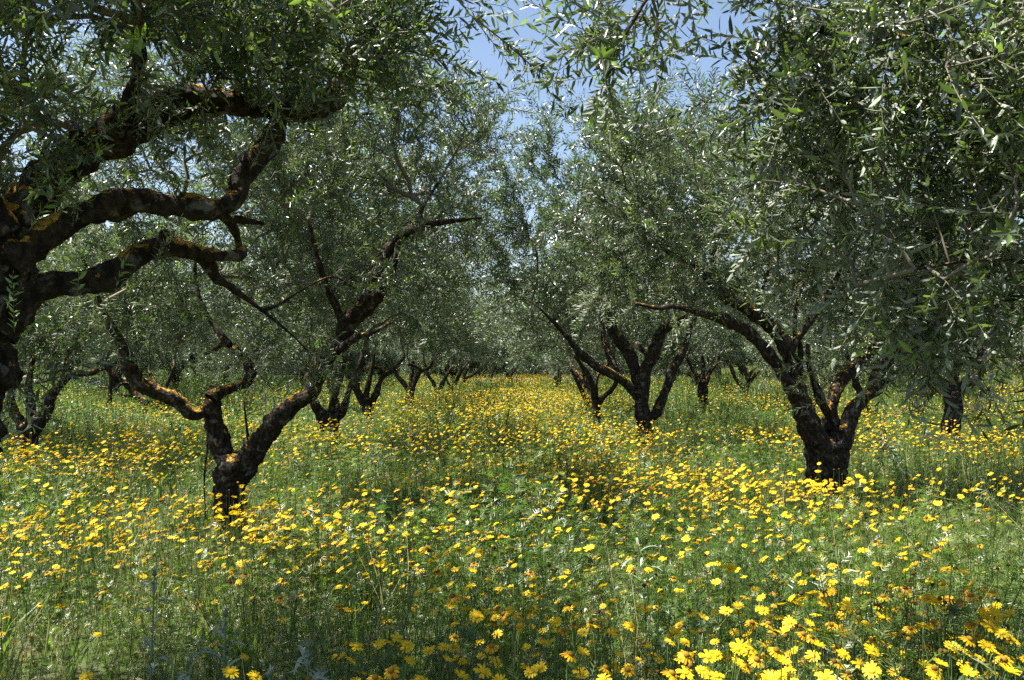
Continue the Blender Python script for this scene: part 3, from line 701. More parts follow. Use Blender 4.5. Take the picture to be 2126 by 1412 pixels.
mid(33, 'slender three-stemmed olive tree among yellow flowers right of the aisle', [(1549, 812, 9), (1547, 808, 9)],
    [[(1547, 812, 9), (1539, 801, 9), (1525, 782, 8), (1518, 762, 8), (1508, 745, 7), (1499, 726, 6)], [(1551, 808, 9), (1553, 793, 8), (1547, 767, 7), (1544, 739, 6), (1537, 719, 5)], [(1552, 802, 8), (1560, 789, 8), (1573, 773, 7), (1583, 762, 6), (1585, 745, 5)], [(1553, 790, 6), (1558, 775, 6), (1572, 760, 5)]], 916, [(0, 0, 3.7, 2.3, 2.3, 1.3), (1, .3, 3.0, 1, 1, .7), (-1.2, .3, 3.1, 1, 1, .7)])
mid(27, 'stout dark olive trunk in shade behind the low right-leaning limb', [(1458, 806, 20), (1459, 792, 20)], [[(1452, 796, 12), (1446, 779, 10), (1436, 764, 8), (1425, 740, 6)], [(1464, 796, 12), (1475, 771, 10), (1486, 757, 8), (1496, 735, 6)], [(1458, 792, 10), (1460, 765, 8), (1458, 740, 6)]], 917, dome(3.3, 2.4, 1.6))
mid(24, 'olive tree with a dark trunk seen under the left arm of the Y-shaped tree', [(333, 852, 17), (333, 835, 15), (334, 820, 17)], [[(332, 825, 11), (322, 800, 9), (310, 770, 7)], [(336, 825, 11), (348, 795, 9), (362, 760, 7)]], 918, dome(3.5, 2.4, 1.6))
mid(29, 'slim upright olive tree in the gap between the two left trunks', [(227, 836, 9), (229, 815, 8)], [[(229, 818, 8), (230, 790, 7), (227, 765, 6), (222, 740, 5)], [(229, 806, 5), (218, 804, 5), (205, 804, 4)], [(230, 795, 5), (240, 775, 5), (250, 750, 4)]], 919, dome(3.8, 2.3, 1.5))
mid(27, 'gnarled olive tree leaning left with a knotted low branch, beyond the left flowers', [(301, 838, 19), (296, 832, 17)], [[(298, 834, 16), (282, 820, 14), (267, 804, 11), (254, 792, 8), (242, 775, 6)], [(292, 828, 9), (275, 822, 7), (258, 822, 6), (246, 818, 5), (240, 805, 4)], [(270, 808, 7), (262, 796, 6), (248, 800, 5), (240, 812, 4)]], 920, [(-1, 0, 3.6, 2.2, 2.2, 1.3), (-2, .3, 3.0, 1.0, 1.0, .6)])
mid(58, 'tiny far olive tree standing just left of the end of the aisle', [(1019, 788, 5), (1020, 780, 5)], [[(1019, 782, 4), (1016, 772, 4), (1012, 760, 3)], [(1020, 782, 4), (1025, 770, 4), (1030, 758, 3)]], 921, dome(3.5, 2.3, 1.6), dens=6)
mid(60, 'small far olive tree standing in the middle of the end of the aisle', [(1057, 791, 8), (1057, 780, 7)], [[(1056, 784, 6), (1050, 772, 5), (1045, 760, 4)], [(1058, 784, 6), (1066, 773, 5), (1074, 762, 4)]], 922, dome(3.4, 2.4, 1.6), dens=6)

# ------------------------------------------------------------------ the many trees behind: a few shapes, copied
def wild_tree(seed, lod, dens, low=False):
    rng = np.random.default_rng(seed)
    root = empty('olive_tree', (0, 0, 0), 'x', 'tree')
    hh = rng.uniform(.7, 1.1)
    tr = np.array([[0, 0, -.15, .26], [.02, 0, .1, .20], [rng.normal(0, .05), 0, hh * .6, .17], [rng.normal(0, .08), 0, hh, .18]])
    mb = MB(); add_tube(mb, catmull(tr, .08), 12, 0, .5, 1., seed)
    lines = []
    n = rng.integers(2, 5); a0 = rng.uniform(0, 2 * PI)
    for k in range(n):
        a = a0 + k * 2 * PI / n + rng.normal(0, .3); p = tr[-1, :3].copy() - np.array([0, 0, .15]); r = .115; L = [[*p, r]]
        el = rng.uniform(.5, .9)
        for s in range(6):
            p = p + np.array([math.cos(a) * math.cos(el), math.sin(a) * math.cos(el), math.sin(el)]) * .34
            el = min(1.3, el + rng.normal(.08, .15)); a += rng.normal(0, .25); r *= .84
            L.append([*p, r])
        c = catmull(np.array(L), .08); lines.append(c); add_tube(mb, c, 9, 0, .5, 1., seed + k)
    mb.build('trunk', [M_BARK], root, None, True)
    blobs = [(np.array(q[:3], float), *q[3:]) for q in bush_dome(rng)] if low else [(np.array(q[:3], float), *q[3:]) for q in dome(rng.uniform(2.7, 3.0), rng.uniform(2.4, 2.7), rng.uniform(1.75, 2.0))]
    mb = MB(); N0, L0 = wood_nodes(lines, .4)
    crown_mesh(mb, N0, L0, blobs, rng, lod, dens, 8, seed, 1., 0)
    mb.build('crown', [M_LEAF, M_TWIG, M_BUD], root)
    return root
def bush_dome(rng): return dome(rng.uniform(1.9, 2.3), rng.uniform(2.7, 3.1), rng.uniform(1.9, 2.2))
PROTO = {2: [wild_tree(31 + i, 2, 7) for i in range(4)], 3: [wild_tree(61 + i, 3, 5) for i in range(4)], 4: [wild_tree(81 + i, 3, 6, True) for i in range(3)]}
used = set()
def put_tree(x, y, label, group, rng, lod=None):
    lod = lod or (2 if math.hypot(x, y) < 42 else 3)
    k = int(rng.integers(0, len(PROTO[lod]))); src = PROTO[lod][k]
    if (lod, k) in used:
        r = src.copy(); COL.objects.link(r)
        for ch in src.children:
            c = ch.copy(); COL.objects.link(c); c.parent = r
    else:
        r = src; used.add((lod, k))
    r.location = (x, y, gz(x, y)); s = float(rng.uniform(.92, 1.12)); r.scale = (s, s, s)
    r.rotation_euler = (0, 0, float(rng.uniform(0, 2 * PI)))
    tag(r, label, 'tree', group); TREES.append((x, y))
rng = np.random.default_rng(5)
near_xy = list(TREES)
cand = []
for xr in np.arange(-44, 72, 6.2):
    xr0 = xr + 3.0
    for yy in np.arange(15, 66, 6.6):
        x = xr0 + rng.normal(0, .5); y = yy + rng.normal(0, .6)
        if abs(x) > .66 * y + 3: continue
        if abs(x) < 2.4: continue
        if any((x - a) ** 2 + (y - b_) ** 2 < 3.7 ** 2 for a, b_ in near_xy): continue
        if 56 < y and -4 < x < 6: continue
        cand.append((x, y))
for x, y in cand:
    side = 'left' if x < 0 else 'right'
    if y < 30: lab = f'bushy grey-green olive tree half hidden in the thicket of crowns on the {side}'; gr = f'half hidden olive trees on the {side}'
    elif y < 46: lab = f'distant olive tree seen between the nearer trunks on the {side}'; gr = f'distant olive trees on the {side}'
    else: lab = f'farthest small olive tree before the dirt track, on the {side}'; gr = f'farthest olive trees on the {side}'
    put_tree(x, y, lab, gr, rng)
for k in range(78):
    x = -68 + (k % 26) * 5.4 + rng.normal(0, .8); y = 86 + 9 * (k // 26) + rng.normal(0, 2)
    if abs(x) > .63 * y + 3: continue
    put_tree(x, y, 'dense olive tree in the line beyond the dirt track', 'olive trees beyond the dirt track', rng, 4)
for lst_k in PROTO:
    for i, src in enumerate(PROTO[lst_k]):
        if (lst_k, i) not in used:
            for ch in list(src.children): bpy.data.objects.remove(ch)
            bpy.data.objects.remove(src)

# ------------------------------------------------------------------ meadow: leaves and grass
TX = np.array(TREES)
def tree_dist(x, y):
    d = np.full(len(x), 1e9)
    for a, b_ in TX: d = np.minimum(d, (x - a) ** 2 + (y - b_) ** 2)
    return np.sqrt(d)

def scatter(d0, d1, dens, rng, margin=1.2, k=.63):
    w1 = k * d1 + margin
    n = int(2 * w1 * (d1 - d0) * dens)
    x = rng.uniform(-w1, w1, n); y = rng.uniform(d0, d1, n)
    q = np.abs(x) < k * y + margin
    return x[q], y[q]

def forb(rng, nleaf, npair, h, wid, lean=.1):
    """feathery-leaved plant, stem along +Z"""
    mb = MB()
    bx, by = rng.normal(0, lean, 2)
    z = np.linspace(0, h, 4)
    c = np.stack([bx * z * z / h, by * z * z / h, z], -1)
    V, Qd, T = tube_geo(np.concatenate([c, np.linspace(.0026, .0015, 4)[:, None] * (1 if wid < 2 else wid * .6)], 1), 3, cap=False)
    mb.add(V, (Qd, 0, .35))
    for i in range(nleaf):
        t = rng.uniform(.05, .97); zz = t * h
        o = np.array([bx * zz * zz / h, by * zz * zz / h, zz])
        a = rng.uniform(0, 2 * PI); el = rng.normal(.45, .3)
        d = np.array([math.cos(a) * math.cos(el), math.sin(a) * math.cos(el), math.sin(el)])
        s = np.array([-math.sin(a), math.cos(a), 0]); up = np.cross(d, s)
        L = rng.uniform(.06, .13) * (1.25 - .55 * t) * (1 if wid < 2 else 1.2)
        var = float(np.clip(rng.normal(.5, .17), 0, .85))
        w = .0016 * wid
        mb.add([o - s * w, o + s * w, o + d * L + np.array([0, 0, -.15 * L])], (np.array([(0, 1, 2)]), 0, var))
        VV = []; FF = []
        for k in range(npair):
            q = (k + .8) / npair
            b0 = o + d * L * q + np.array([0, 0, -.15 * L * q * q])
            ll = L * .42 * math.sin(PI * min(1, .25 + q * .72)) + .004
            for sg in (-1, 1):
                dd = d * .65 + s * sg * .75 + up * rng.normal(0, .25); dd = dd / np.linalg.norm(dd)
                n0 = len(VV)
                VV += [b0 - d * w * 1.5, b0 + d * w * 1.5, b0 + dd * ll]
                FF.append((n0, n0 + 1, n0 + 2) if sg > 0 else (n0 + 1, n0, n0 + 2))
        mb.add(np.array(VV), (np.array(FF), 0, var))
    return compact((np.concatenate(mb.V), mb.Fs))

def tuft(rng, nb, h, w, dry):
    mb = MB()
    for i in range(nb):
        a = rng.uniform(0, 2 * PI); ln = rng.uniform(.55, 1.1) * h; out_ = rng.uniform(.1, .55) * ln
        o = rng.normal(0, .03, 3) * np.array([1, 1, 0]); d = np.array([math.cos(a), math.sin(a), 0]); s = np.array([-d[1], d[0], 0]) * w / 2
        tw = rng.normal(0, .5); s = s * math.cos(tw) + d * math.sin(tw) * w / 2
        p1 = o + d * out_ * .25 + np.array([0, 0, ln * .5]); p2 = o + d * out_ + np.array([0, 0, ln * rng.uniform(.7, .95)])
        var = float(np.clip(rng.normal(.96, .03), 0, 1)) if rng.random() < dry else float(np.clip(rng.normal(.62, .15), 0, .85))
        mb.add([o - s, o + s, p1 - s * .9, p1 + s * .9, p2], (np.array([(0, 1, 3, 2)]), 0, var), (np.array([(2, 3, 4)]), 0, var))
    return compact((np.concatenate(mb.V), mb.Fs))

rng = np.random.default_rng(77)
mead = MB()
zones = [  # d0, d1, forbs/m2, tufts/m2, leaf count, pairs, width
    (.9, 6.0, 175, 80, 17, 5, 1.7), (6.0, 11, 95, 45, 14, 4, 2.3), (11, 20, 50, 26, 11, 3, 3.0), (20, 38, 20, 13, 10, 2, 5.0), (38, 69, 8, 5, 9, 2, 9)]
def plant_height(x, y):
    h = .86 + .30 * noise2(x, y, .55, 21) + .50 * noise2(x, y, 1.6, 22)
    td = tree_dist(x, y)
    return np.clip(h, .58, 1.35) * np.clip(.24 + td * .36, .26, 1)
for d0, d1, nf, nt_, nl, npr, wd in zones:
    T = [forb(rng, nl, npr, .66 if d0 < 20 else .76, wd) for i in range(10)]
    x, y = scatter(d0, d1, nf, rng)
    keep = rng.random(len(x)) < np.maximum(.5, .85 + .7 * noise2(x, y, 1.6, 22))
    x, y = x[keep], y[keep]
    pz = ground_z(x, y); sc = plant_height(x, y) * rng.uniform(.55, 1.12, len(x)); k = rng.integers(0, 10, len(x))
    D = np.stack([rng.normal(0, .24, len(x)), rng.normal(0, .24, len(x)), np.ones(len(x))], -1)
    patch = .10 * noise2(x, y, .6, 41)
    for i in range(10):
        q = k == i; place(mead, T[i], np.stack([x, y, pz - .01], -1)[q], D[q], sc[q], rng, .12)
    G = [tuft(rng, 7 if d0 < 20 else 5, .42, .0045 * max(1, wd * .8), dr) for dr in (.02, .08, .25, .55, .05, .12)]
    x, y = scatter(d0, d1, nt_, rng)
    pz = ground_z(x, y); dryf = noise2(x, y, .5, 51) + rng.normal(0, .35, len(x))
    k = np.where(dryf > .55, 3, np.where(dryf > .3, 2, rng.choice([0, 1, 4, 5], len(x))))
    sc = plant_height(x, y) * rng.uniform(.5, 1.25, len(x)); D = np.stack([rng.normal(0, .2, len(x)), rng.normal(0, .2, len(x)), np.ones(len(x))], -1)
    for i in range(6):
        q = k == i; place(mead, G[i], np.stack([x, y, pz - .01], -1)[q], D[q], sc[q], rng, .05)
for d0, d1, nb_, ns_ in ((.9, 7, 9, 12), (7, 16, 4, 5)):
    wz = 1 if d0 < 2 else 1.5
    B = [tuft(rng, 8, .40, .017 * wz, 0) for _ in range(3)] + [tuft(rng, 11, .26, .024 * wz, 0) for _ in range(2)]
    S = [tuft(rng, 2, .80, .0035 * wz, 1.) for _ in range(4)]
    for TT, n_ in ((B, nb_), (S, ns_)):
        x, y = scatter(d0, d1, n_, rng); k = rng.integers(0, len(TT), len(x)); pz = ground_z(x, y)
        sc = rng.uniform(.7, 1.25, len(x)) * np.clip(.4 + .4 * tree_dist(x, y), .4, 1); D = np.stack([rng.normal(0, .2, len(x)), rng.normal(0, .2, len(x)), np.ones(len(x))], -1)
        for i in range(len(TT)):
            q = k == i; place(mead, TT[i], np.stack([x, y, pz - .01], -1)[q], D[q], sc[q], rng, .06)
o = mead.build('meadow_grass', [M_FORB]); tag(o, 'tall feathery green leaves and grass covering the grove floor', 'grass', kind='stuff')

# ------------------------------------------------------------------ flowers
def bloom(rng, kind, lod, r=.025):
    """flower head facing +Z, petals and disc as two builders"""
    pe, di = MB(), MB()
    if kind in ('open', 'cup', 'reflex'):
        n = {0: 13, 1: 11, 2: 7, 3: 5}[lod]
        lift = {'open': .10, 'cup': .55, 'reflex': -.35}[kind]
        for i in range(n):
            a = 2 * PI * i / n + rng.normal(0, .07); L = r * rng.uniform(.9, 1.08); li = lift + rng.normal(0, .10)
            d = np.array([math.cos(a), math.sin(a), 0]); s = np.array([-d[1], d[0], 0]); u = np.array([0, 0, 1.])
            w = 2 * PI * r / n * (.56 if lod < 2 else .75); b0 = r * .24
            f = lambda q, v, zc=0: d * (b0 + (L - b0) * q) + s * w * v + u * (li * (L - b0) * q - .12 * r * q * q + zc)
            var = float(np.clip(rng.normal(.72 if kind != 'reflex' else .35, .15), .05, 1))
            if lod == 0:
                V = [f(0, -.25), f(0, .25), f(.55, -.52, .0008), f(.55, 0, -.0006), f(.55, .52, .0008), f(.93, -.42), f(1., -.14), f(.96, 0, -.0008), f(1., .14), f(.93, .42)]
                pe.add(V, (np.array([(2, 3, 7, 6), (3, 4, 9, 8)]), 0, var), (np.array([(0, 3, 2), (0, 1, 3), (1, 4, 3), (2, 6, 5), (3, 8, 7)]), 0, var))
            elif lod == 1:
                V = [f(0, -.25), f(0, .25), f(.6, .52), f(1, .25), f(1, -.25), f(.6, -.52)]
                pe.add(V, (np.array([(0, 1, 2, 5), (5, 2, 3, 4)]), 0, var))
            else:
                V = [f(0, 0), f(.75, .5), f(1, 0), f(.75, -.5)]
                pe.add(V, (np.array([(0, 1, 2, 3)]), 0, var))
    rd = r * (.40 if kind != 'spent' else .42); hz = r * (.14 if kind in ('open', 'cup') else .34 if kind == 'reflex' else .5)
    ns, nr = (10, 4) if lod == 0 else (7, 3) if lod == 1 else (5, 2)
    if lod < 3:
        V = []
        for j in range(nr):
            t = j / nr * PI / 2
            for i in range(ns): V.append((rd * math.cos(t) * math.cos(2 * PI * i / ns), rd * math.cos(t) * math.sin(2 * PI * i / ns), hz * math.sin(t) + .001))
        V.append((0, 0, hz + .001)); V.append((0, 0, -r * .2)); k = len(V)
        Qd = [(j * ns + i, j * ns + (i + 1) % ns, (j + 1) * ns + (i + 1) % ns, (j + 1) * ns + i) for j in range(nr - 1) for i in range(ns)]
        T = [((nr - 1) * ns + i, (nr - 1) * ns + (i + 1) % ns, k - 2) for i in range(ns)] + [((i + 1) % ns, i, k - 1) for i in range(ns)]
        dv = {'open': .8, 'cup': .85, 'reflex': .45, 'spent': .12}[kind] if kind != 'spent' else rng.uniform(.0, .5)
        di.add(V, (np.array(Qd), 0, dv), (np.array(T), 0, dv))
    return pe, di

def head_template(rng, kind, lod, r=.025):
    pe, di = bloom(rng, kind, lod, r); V = []; Fs = []; n = 0
    for mbx, m in ((pe, 0), (di, 1)):
        if not mbx.V: continue
        for f, _, v in mbx.Fs: Fs.append((f + n, m, v))
        vv = np.concatenate(mbx.V); V.append(vv); n += len(vv)
    return compact((np.concatenate(V), Fs))

def flower_density(x, y):
    td = tree_dist(x, y)
    n = .42 + .80 * noise2(x, y, .42, 61) + .85 * noise2(x, y, 1.5, 62)
    px = CX + F * x / np.maximum(y, .5)
    aisle = np.exp(-((x - .6) / 2.2) ** 2) * np.clip((y - 7) / 8, 0, 1) * .75
    drift = .8 * np.exp(-((x + 2.5) / 1.2) ** 2 - ((y - 5.6) / 1.5) ** 2) + .6 * np.exp(-((x - 1.6) / 1.) ** 2 - ((y - 5.4) / 1.3) ** 2) + .5 * np.exp(-((x - 1.5) / .6) ** 2 - ((y - 3.1) / .6) ** 2)
    f = np.clip(n + aisle + drift, .05, 1.5) ** 1.6 * np.clip((td - .4) / 1.5, .06, 1)
    f = f * np.where((x < -.45) & (y < 3.4), .45, 1) * np.where((x > 1.0) & (y < 5), 1.3, 1)
    f = f * np.where(x < -9, np.clip((28 - y) / 8, 0.05, 1), 1)
    return f
rng = np.random.default_rng(99)
BASE = 150.
fx, fy = [], []
for d0, d1, mul in ((2.35, 9, 1.75), (9, 14, 1.1), (14, 26, .66), (26, 69, .27)):
    x, y = scatter(d0, d1, BASE * mul * 1.5, rng)
    q = rng.random(len(x)) < flower_density(x, y) / 1.5
    fx.append(x[q]); fy.append(y[q])
fx = np.concatenate(fx); fy = np.concatenate(fy); NF = len(fx)
fg = ground_z(fx, fy)
fh = np.clip(.67 + .14 * noise2(fx, fy, .55, 21) + rng.normal(0, .06, NF) - .16 * rng.random(NF) ** 2 * 2, .22, .86)
fkind = rng.choice(4, NF, p=[.43, .16, .14, .27])
KN = ['open', 'cup', 'reflex', 'spent']
ND = np.stack([SUN[0] * .60 + rng.normal(0, .30, NF), -.02 + rng.normal(0, .27, NF), .85 + np.zeros(NF)], -1)
ND /= np.linalg.norm(ND, axis=1)[:, None]
topz = fg + fh
ftd = tree_dist(fx, fy); fh = fh * np.clip(.42 + .34 * ftd, .45, 1); fh = np.where(fy < 3.3, np.minimum(fh, .70), fh); topz = fg + fh
# which ones the view shows, nearest first
dep = fy * cp + (topz - CAMZ) * sp_
sxp = CX + F * fx / dep; syp = CY - F * ((topz - CAMZ) * cp - fy * sp_) / dep
inview = (dep > .5) & (sxp > -5) & (sxp < 2131) & (syp < 1425)
order = np.argsort(np.where(inview, dep, 1e9))
things = order[:300]
is_thing = np.zeros(NF, bool); is_thing[things] = True
dmax = dep[things[-1]]
skip = (~inview) & (dep < dmax) & (np.abs(fx) < .58 * fy + .4)    # right under the lens, nothing of them shows
st = MB()
lodf = np.where(fy < 6.5, 0, np.where(fy < 13, 1, np.where(fy < 30, 2, 3)))
size = (.62 + .6 * rng.random(NF) ** 1.2) * np.where(lodf == 3, 1.05, np.where(lodf == 2, 1.0, 1))
size = size * np.where(fkind == 3, .82, 1) * np.where(fy > 4.2, .86, 1)
for lod in range(4):
    for ki in range(4):
        nvar = 4 if lod < 2 else 3
        T = [head_template(rng, KN[ki], lod if not (lod == 3 and ki == 3) else 2) for _ in range(nvar)]
        vsel = rng.integers(0, nvar, NF)
        for v in range(nvar):
            q = (~is_thing) & (~skip) & (lodf == lod) & (fkind == ki) & (vsel == v)
            place(st, T[v], np.stack([fx, fy, topz], -1)[q], ND[q], size[q], rng, .20)
# stems of the nearer of them
V0, Q0, _ = tube_geo(np.array([[0, 0, 0, .0016], [.0, 0, .5, .0014], [0, 0, 1, .0012]]), 3, cap=False)
q = np.where((~is_thing) & (~skip) & (fy < 14))[0]
bx_ = fx[q] + rng.normal(0, .07, len(q)); by_ = fy[q] + rng.normal(0, .07, len(q)); bz_ = fg[q]
b0 = np.stack([bx_, by_, bz_], -1); b1 = np.stack([fx, fy, topz - .004], -1)[q]
t = V0[:, 2][None, :, None]; off = V0 * np.array([1, 1, 0]); bowv = np.stack([rng.normal(0, .03, len(q)), rng.normal(0, .03, len(q)), np.zeros(len(q))], -1)
VV = b0[:, None] * (1 - t) + b1[:, None] * t + off[None] + bowv[:, None] * (4 * t * (1 - t))
FFs = (Q0[None] + (np.arange(len(q)) * len(V0))[:, None, None]).reshape(-1, 4)
st.add(VV.reshape(-1, 3), (FFs, 2, np.repeat(rng.uniform(.2, .8, len(q)), len(Q0))))
# tiny pale lilac and white blossoms low in the grass
x, y = scatter(1.8, 14, 14, rng); q = rng.random(len(x)) < .5 + .8 * noise2(x, y, .6, 71)
x, y = x[q], y[q]; zt = ground_z(x, y) + rng.uniform(.12, .42, len(x))
tt = [head_template(rng, 'cup', 2, .009) for _ in range(3)]
tt = [(V, [(f, 3, np.full(len(f), vv)) for f, m_, v in Fs if m_ == 0]) for (V, Fs), vv in zip(tt, (.1, .5, 1.))]
kk = rng.integers(0, 3, len(x))
for i in range(3):
    q = kk == i; place(st, tt[i], np.stack([x, y, zt], -1)[q], np.stack([rng.normal(0, .5, q.sum()), rng.normal(0, .5, q.sum()), np.ones(q.sum())], -1), np.ones(q.sum()), rng)
o = st.build('wildflower_field', [M_PETAL, M_DISC, M_STEM, M_PALE]); tag(o, 'carpet of small yellow daisies spreading back between the trees', 'flowers', kind='stuff')

# the nearest daisies, one by one
def make_daisy(rng, kind):
    root = empty('daisy', (0, 0, 0), 'x', 'flower')
    n = np.array([0, -.62 * rng.uniform(.6, 1.1), 1.0]); n /= np.linalg.norm(n)
    X = np.cross(n, [0, 1, .2]); X /= np.linalg.norm(X); Y = np.cross(n, X); Rm = np.stack([X, Y, n], -1)
    H = .6
    lean = rng.normal(0, .05, 2)
    c = catmull(np.array([[-lean[0], -lean[1], -.02, .0020], [-lean[0] * .7, -lean[1] * .2, .2, .0019], [lean[0] * .3, .012, .45, .0017], [0, .010, .575, .0016], [0, 0, H - .002, .0018]]), .05)
    mb = MB(); add_tube(mb, c, 5, 0, .5)
    mb.build('stem', [M_STEM], root, None, True)
    pe, di = bloom(rng, kind, 0, rng.uniform(.017, .026) * (.85 if kind == 'spent' else 1))
    for mbx, nm, mt, sm in ((pe, 'petal_ring', M_PETAL, False), (di, 'flower_disc', M_DISC, True)):
        if not mbx.V: continue
        nb = MB(); V = np.concatenate(mbx.V) @ Rm.T + np.array([0, 0, H]); nb.add(V, *[(f, m_, v) for f, m_, v in mbx.Fs])
        nb.build(nm, [mt], root, None, sm)
    for k in range(2):
        T = forb(rng, 5, 6, .22, 1.0, .02); nb = MB()
        nb.add(T[0] + np.array([-lean[0] * .5, 0, .05 + .18 * k]), *T[1]); nb.build('leaf', [M_FORB], root)
    return root
PD = {0: [make_daisy(rng, 'open') for _ in range(9)], 1: [make_daisy(rng, 'cup') for _ in range(6)], 2: [make_daisy(rng, 'reflex') for _ in range(5)], 3: [make_daisy(rng, 'spent') for _ in range(6)]}
first = set()
KW = ['open flat-petalled yellow daisy', 'half-closed cupped yellow daisy', 'fading daisy with drooping petals', 'brownish daisy seed head without petals']
sun_az = math.atan2(-SUN[0], SUN[1])
for i in things:
    ki = int(fkind[i]); v = int(rng.integers(0, len(PD[ki]))); src = PD[ki][v]
    if (ki, v) in first:
        r = src.copy(); COL.objects.link(r)
        for ch in src.children:
            c = ch.copy(); COL.objects.link(c); c.parent = r
    else:
        r = src; first.add((ki, v))
    s = float(fh[i] / .6)
    r.location = (float(fx[i]), float(fy[i]), float(fg[i])); r.scale = (s, s, s)
    r.rotation_euler = (float(rng.normal(0, .06)), float(rng.normal(0, .06)), float(rng.normal(.55, .9)))
    zx = 'at the far left' if sxp[i] < 430 else 'left of the middle' if sxp[i] < 900 else 'in the middle' if sxp[i] < 1300 else 'right of the middle' if sxp[i] < 1720 else 'at the far right'
    zy = 'along the bottom edge' if syp[i] > 1290 else 'in the second band up' if syp[i] > 1180 else 'in the third band up'
    tag(r, f'{KW[ki]} {zy} {zx}', 'flower', f'foreground {["open daisies", "cupped daisies", "fading daisies", "daisy seed heads"][ki]} {zy} {zx}')
for ki in PD:
    for v, src in enumerate(PD[ki]):
        if (ki, v) not in first:
            for ch in list(src.children): bpy.data.objects.remove(ch)
            bpy.data.objects.remove(src)

# ------------------------------------------------------------------ thistles
def thistle(x, y, h, label, seed, nleaf=16, leafL=.21, width=.014, lobes=5, tilt=0., bud=True):
    rng = np.random.default_rng(seed); z = gz(x, y)
    root = empty('thistle', (x, y, z), label, 'thistle', 'thistles in the meadow')
    c = catmull(np.array([[0, 0, -.03, .004], [tilt * .3, .01, h * .4, .0036], [tilt, .03, h, .0024]]), .04)
    mb = MB(); add_tube(mb, c, 7, 0, .6, .5, seed); mb.build('stem', [M_GREY], root, None, True)
    for i in range(nleaf):
        t = .12 + .86 * (i + .5) / nleaf; k = int(t * (len(c) - 1)); o = c[k, :3]
        a = i * 2.4 + rng.normal(0, .3); el = rng.uniform(.35, .95); L = leafL * rng.uniform(.7, 1.15) * (1.15 - .55 * t)
        mb = MB(); p = o.copy(); d = np.array([math.cos(a), math.sin(a), 0]); s = np.array([-d[1], d[0], 0])
        m_ = 9; cl = []
        for j in range(m_):
            q = j / (m_ - 1); e = el - 1.5 * q ** 1.3
            cl.append(p.copy()); p = p + (d * math.cos(e) + np.array([0, 0, math.sin(e)])) * L / m_
        cl = np.array(cl); Tn = np.gradient(cl, axis=0); Tn /= np.linalg.norm(Tn, axis=1)[:, None]
        up = np.cross(Tn, s)
        wv = width * np.sin(PI * np.clip(np.linspace(.12, 1, m_), 0, 1)) * .55 + .0008
        V = []
        for j in range(m_): V += [cl[j] - s * wv[j] + up[j] * wv[j] * .4, cl[j], cl[j] + s * wv[j] + up[j] * wv[j] * .4]
        Qd = []
        for j in range(m_ - 1): Qd += [(3 * j, 3 * j + 1, 3 * j + 4, 3 * j + 3), (3 * j + 1, 3 * j + 2, 3 * j + 5, 3 * j + 4)]
        mb.add(np.array(V), (np.array(Qd), 0, float(rng.uniform(.3, .9))))
        for j in range(1, m_ - 1):
            for sg in (-1, 1):
                if rng.random() < lobes / 6:
                    b0 = cl[j]; ll = L * .26 * math.sin(PI * (.2 + .75 * j / m_)) * rng.uniform(.6, 1.1)
                    dd = s * sg * .8 + Tn[j] * .6 + up[j] * rng.uniform(.0, .5)
                    mb.add([b0 - Tn[j] * L * .035, b0 + dd * ll * .5 - Tn[j] * L * .012, b0 + dd * ll, b0 + Tn[j] * L * .045], (np.array([(0, 1, 2, 3)] if sg < 0 else [(3, 2, 1, 0)]), 0, float(rng.uniform(.3, 1))))
        mb.build('leaf', [M_GREY], root)
    if bud:
        mb = MB(); tp = c[-1, :3]
        add_tube(mb, np.array([[*tp, .003], [*(tp + [0, 0, .006]), .009], [*(tp + [0, 0, .014]), .010], [*(tp + [0, 0, .024]), .005]]), 9, 0, .3, .6, seed)
        for q in range(26):
            a = rng.uniform(0, 2 * PI); e = rng.uniform(-.3, 1.2); dv = np.array([math.cos(a) * math.cos(e), math.sin(a) * math.cos(e), math.sin(e)])
            s = np.cross(dv, [0, 0, 1.]); s /= np.linalg.norm(s) + 1e-6; b0 = tp + np.array([0, 0, .016]) + dv * .011
            mb.add([b0 - s * .0022, b0 + s * .0022, b0 + dv * .02], (np.array([(0, 1, 2)]), 0, float(rng.uniform(.1, .8))))
        mb.build('thistle_head', [M_GREY], root)
    return root
def px_xy(px, d): return ((px - CX) / F * d, d)
for (px, d, h, lab, sd, kw) in [
    (395, 2.75, .60, 'grey-green thistle with spiny arching leaves, leftmost of the shaded bottom thistles', 1, {}),
    (468, 3.15, .64, 'tall dark thistle with a spiny head rising behind the bottom thistles', 2, {}),
    (560, 2.70, .58, 'low silvery thistle with broad lobed leaves at the bottom left', 3, dict(leafL=.24)),
    (640, 2.95, .60, 'silver-leaved thistle rightmost of the shaded bottom thistles', 4, dict(leafL=.25)),
    (320, 3.55, .68, 'dark upright thistle left behind the other shaded thistles', 5, dict(leafL=.18)),
    (1342, 4.55, .62, 'pale grey long-leaved plant standing alone in the middle of the flowers', 6, dict(nleaf=15, leafL=.24, width=.009, lobes=1.2, tilt=-.05, bud=False)),
    (880, 2.75, .45, 'small lobed thistle low among daisies at bottom centre', 7, dict(leafL=.2)),
    (210, 2.6, .50, 'small grey thistle in the shade at the bottom left corner', 8, dict(leafL=.22)),
]:
    x, y = px_xy(px, d); thistle(x, y, h, lab, 700 + sd, **kw)

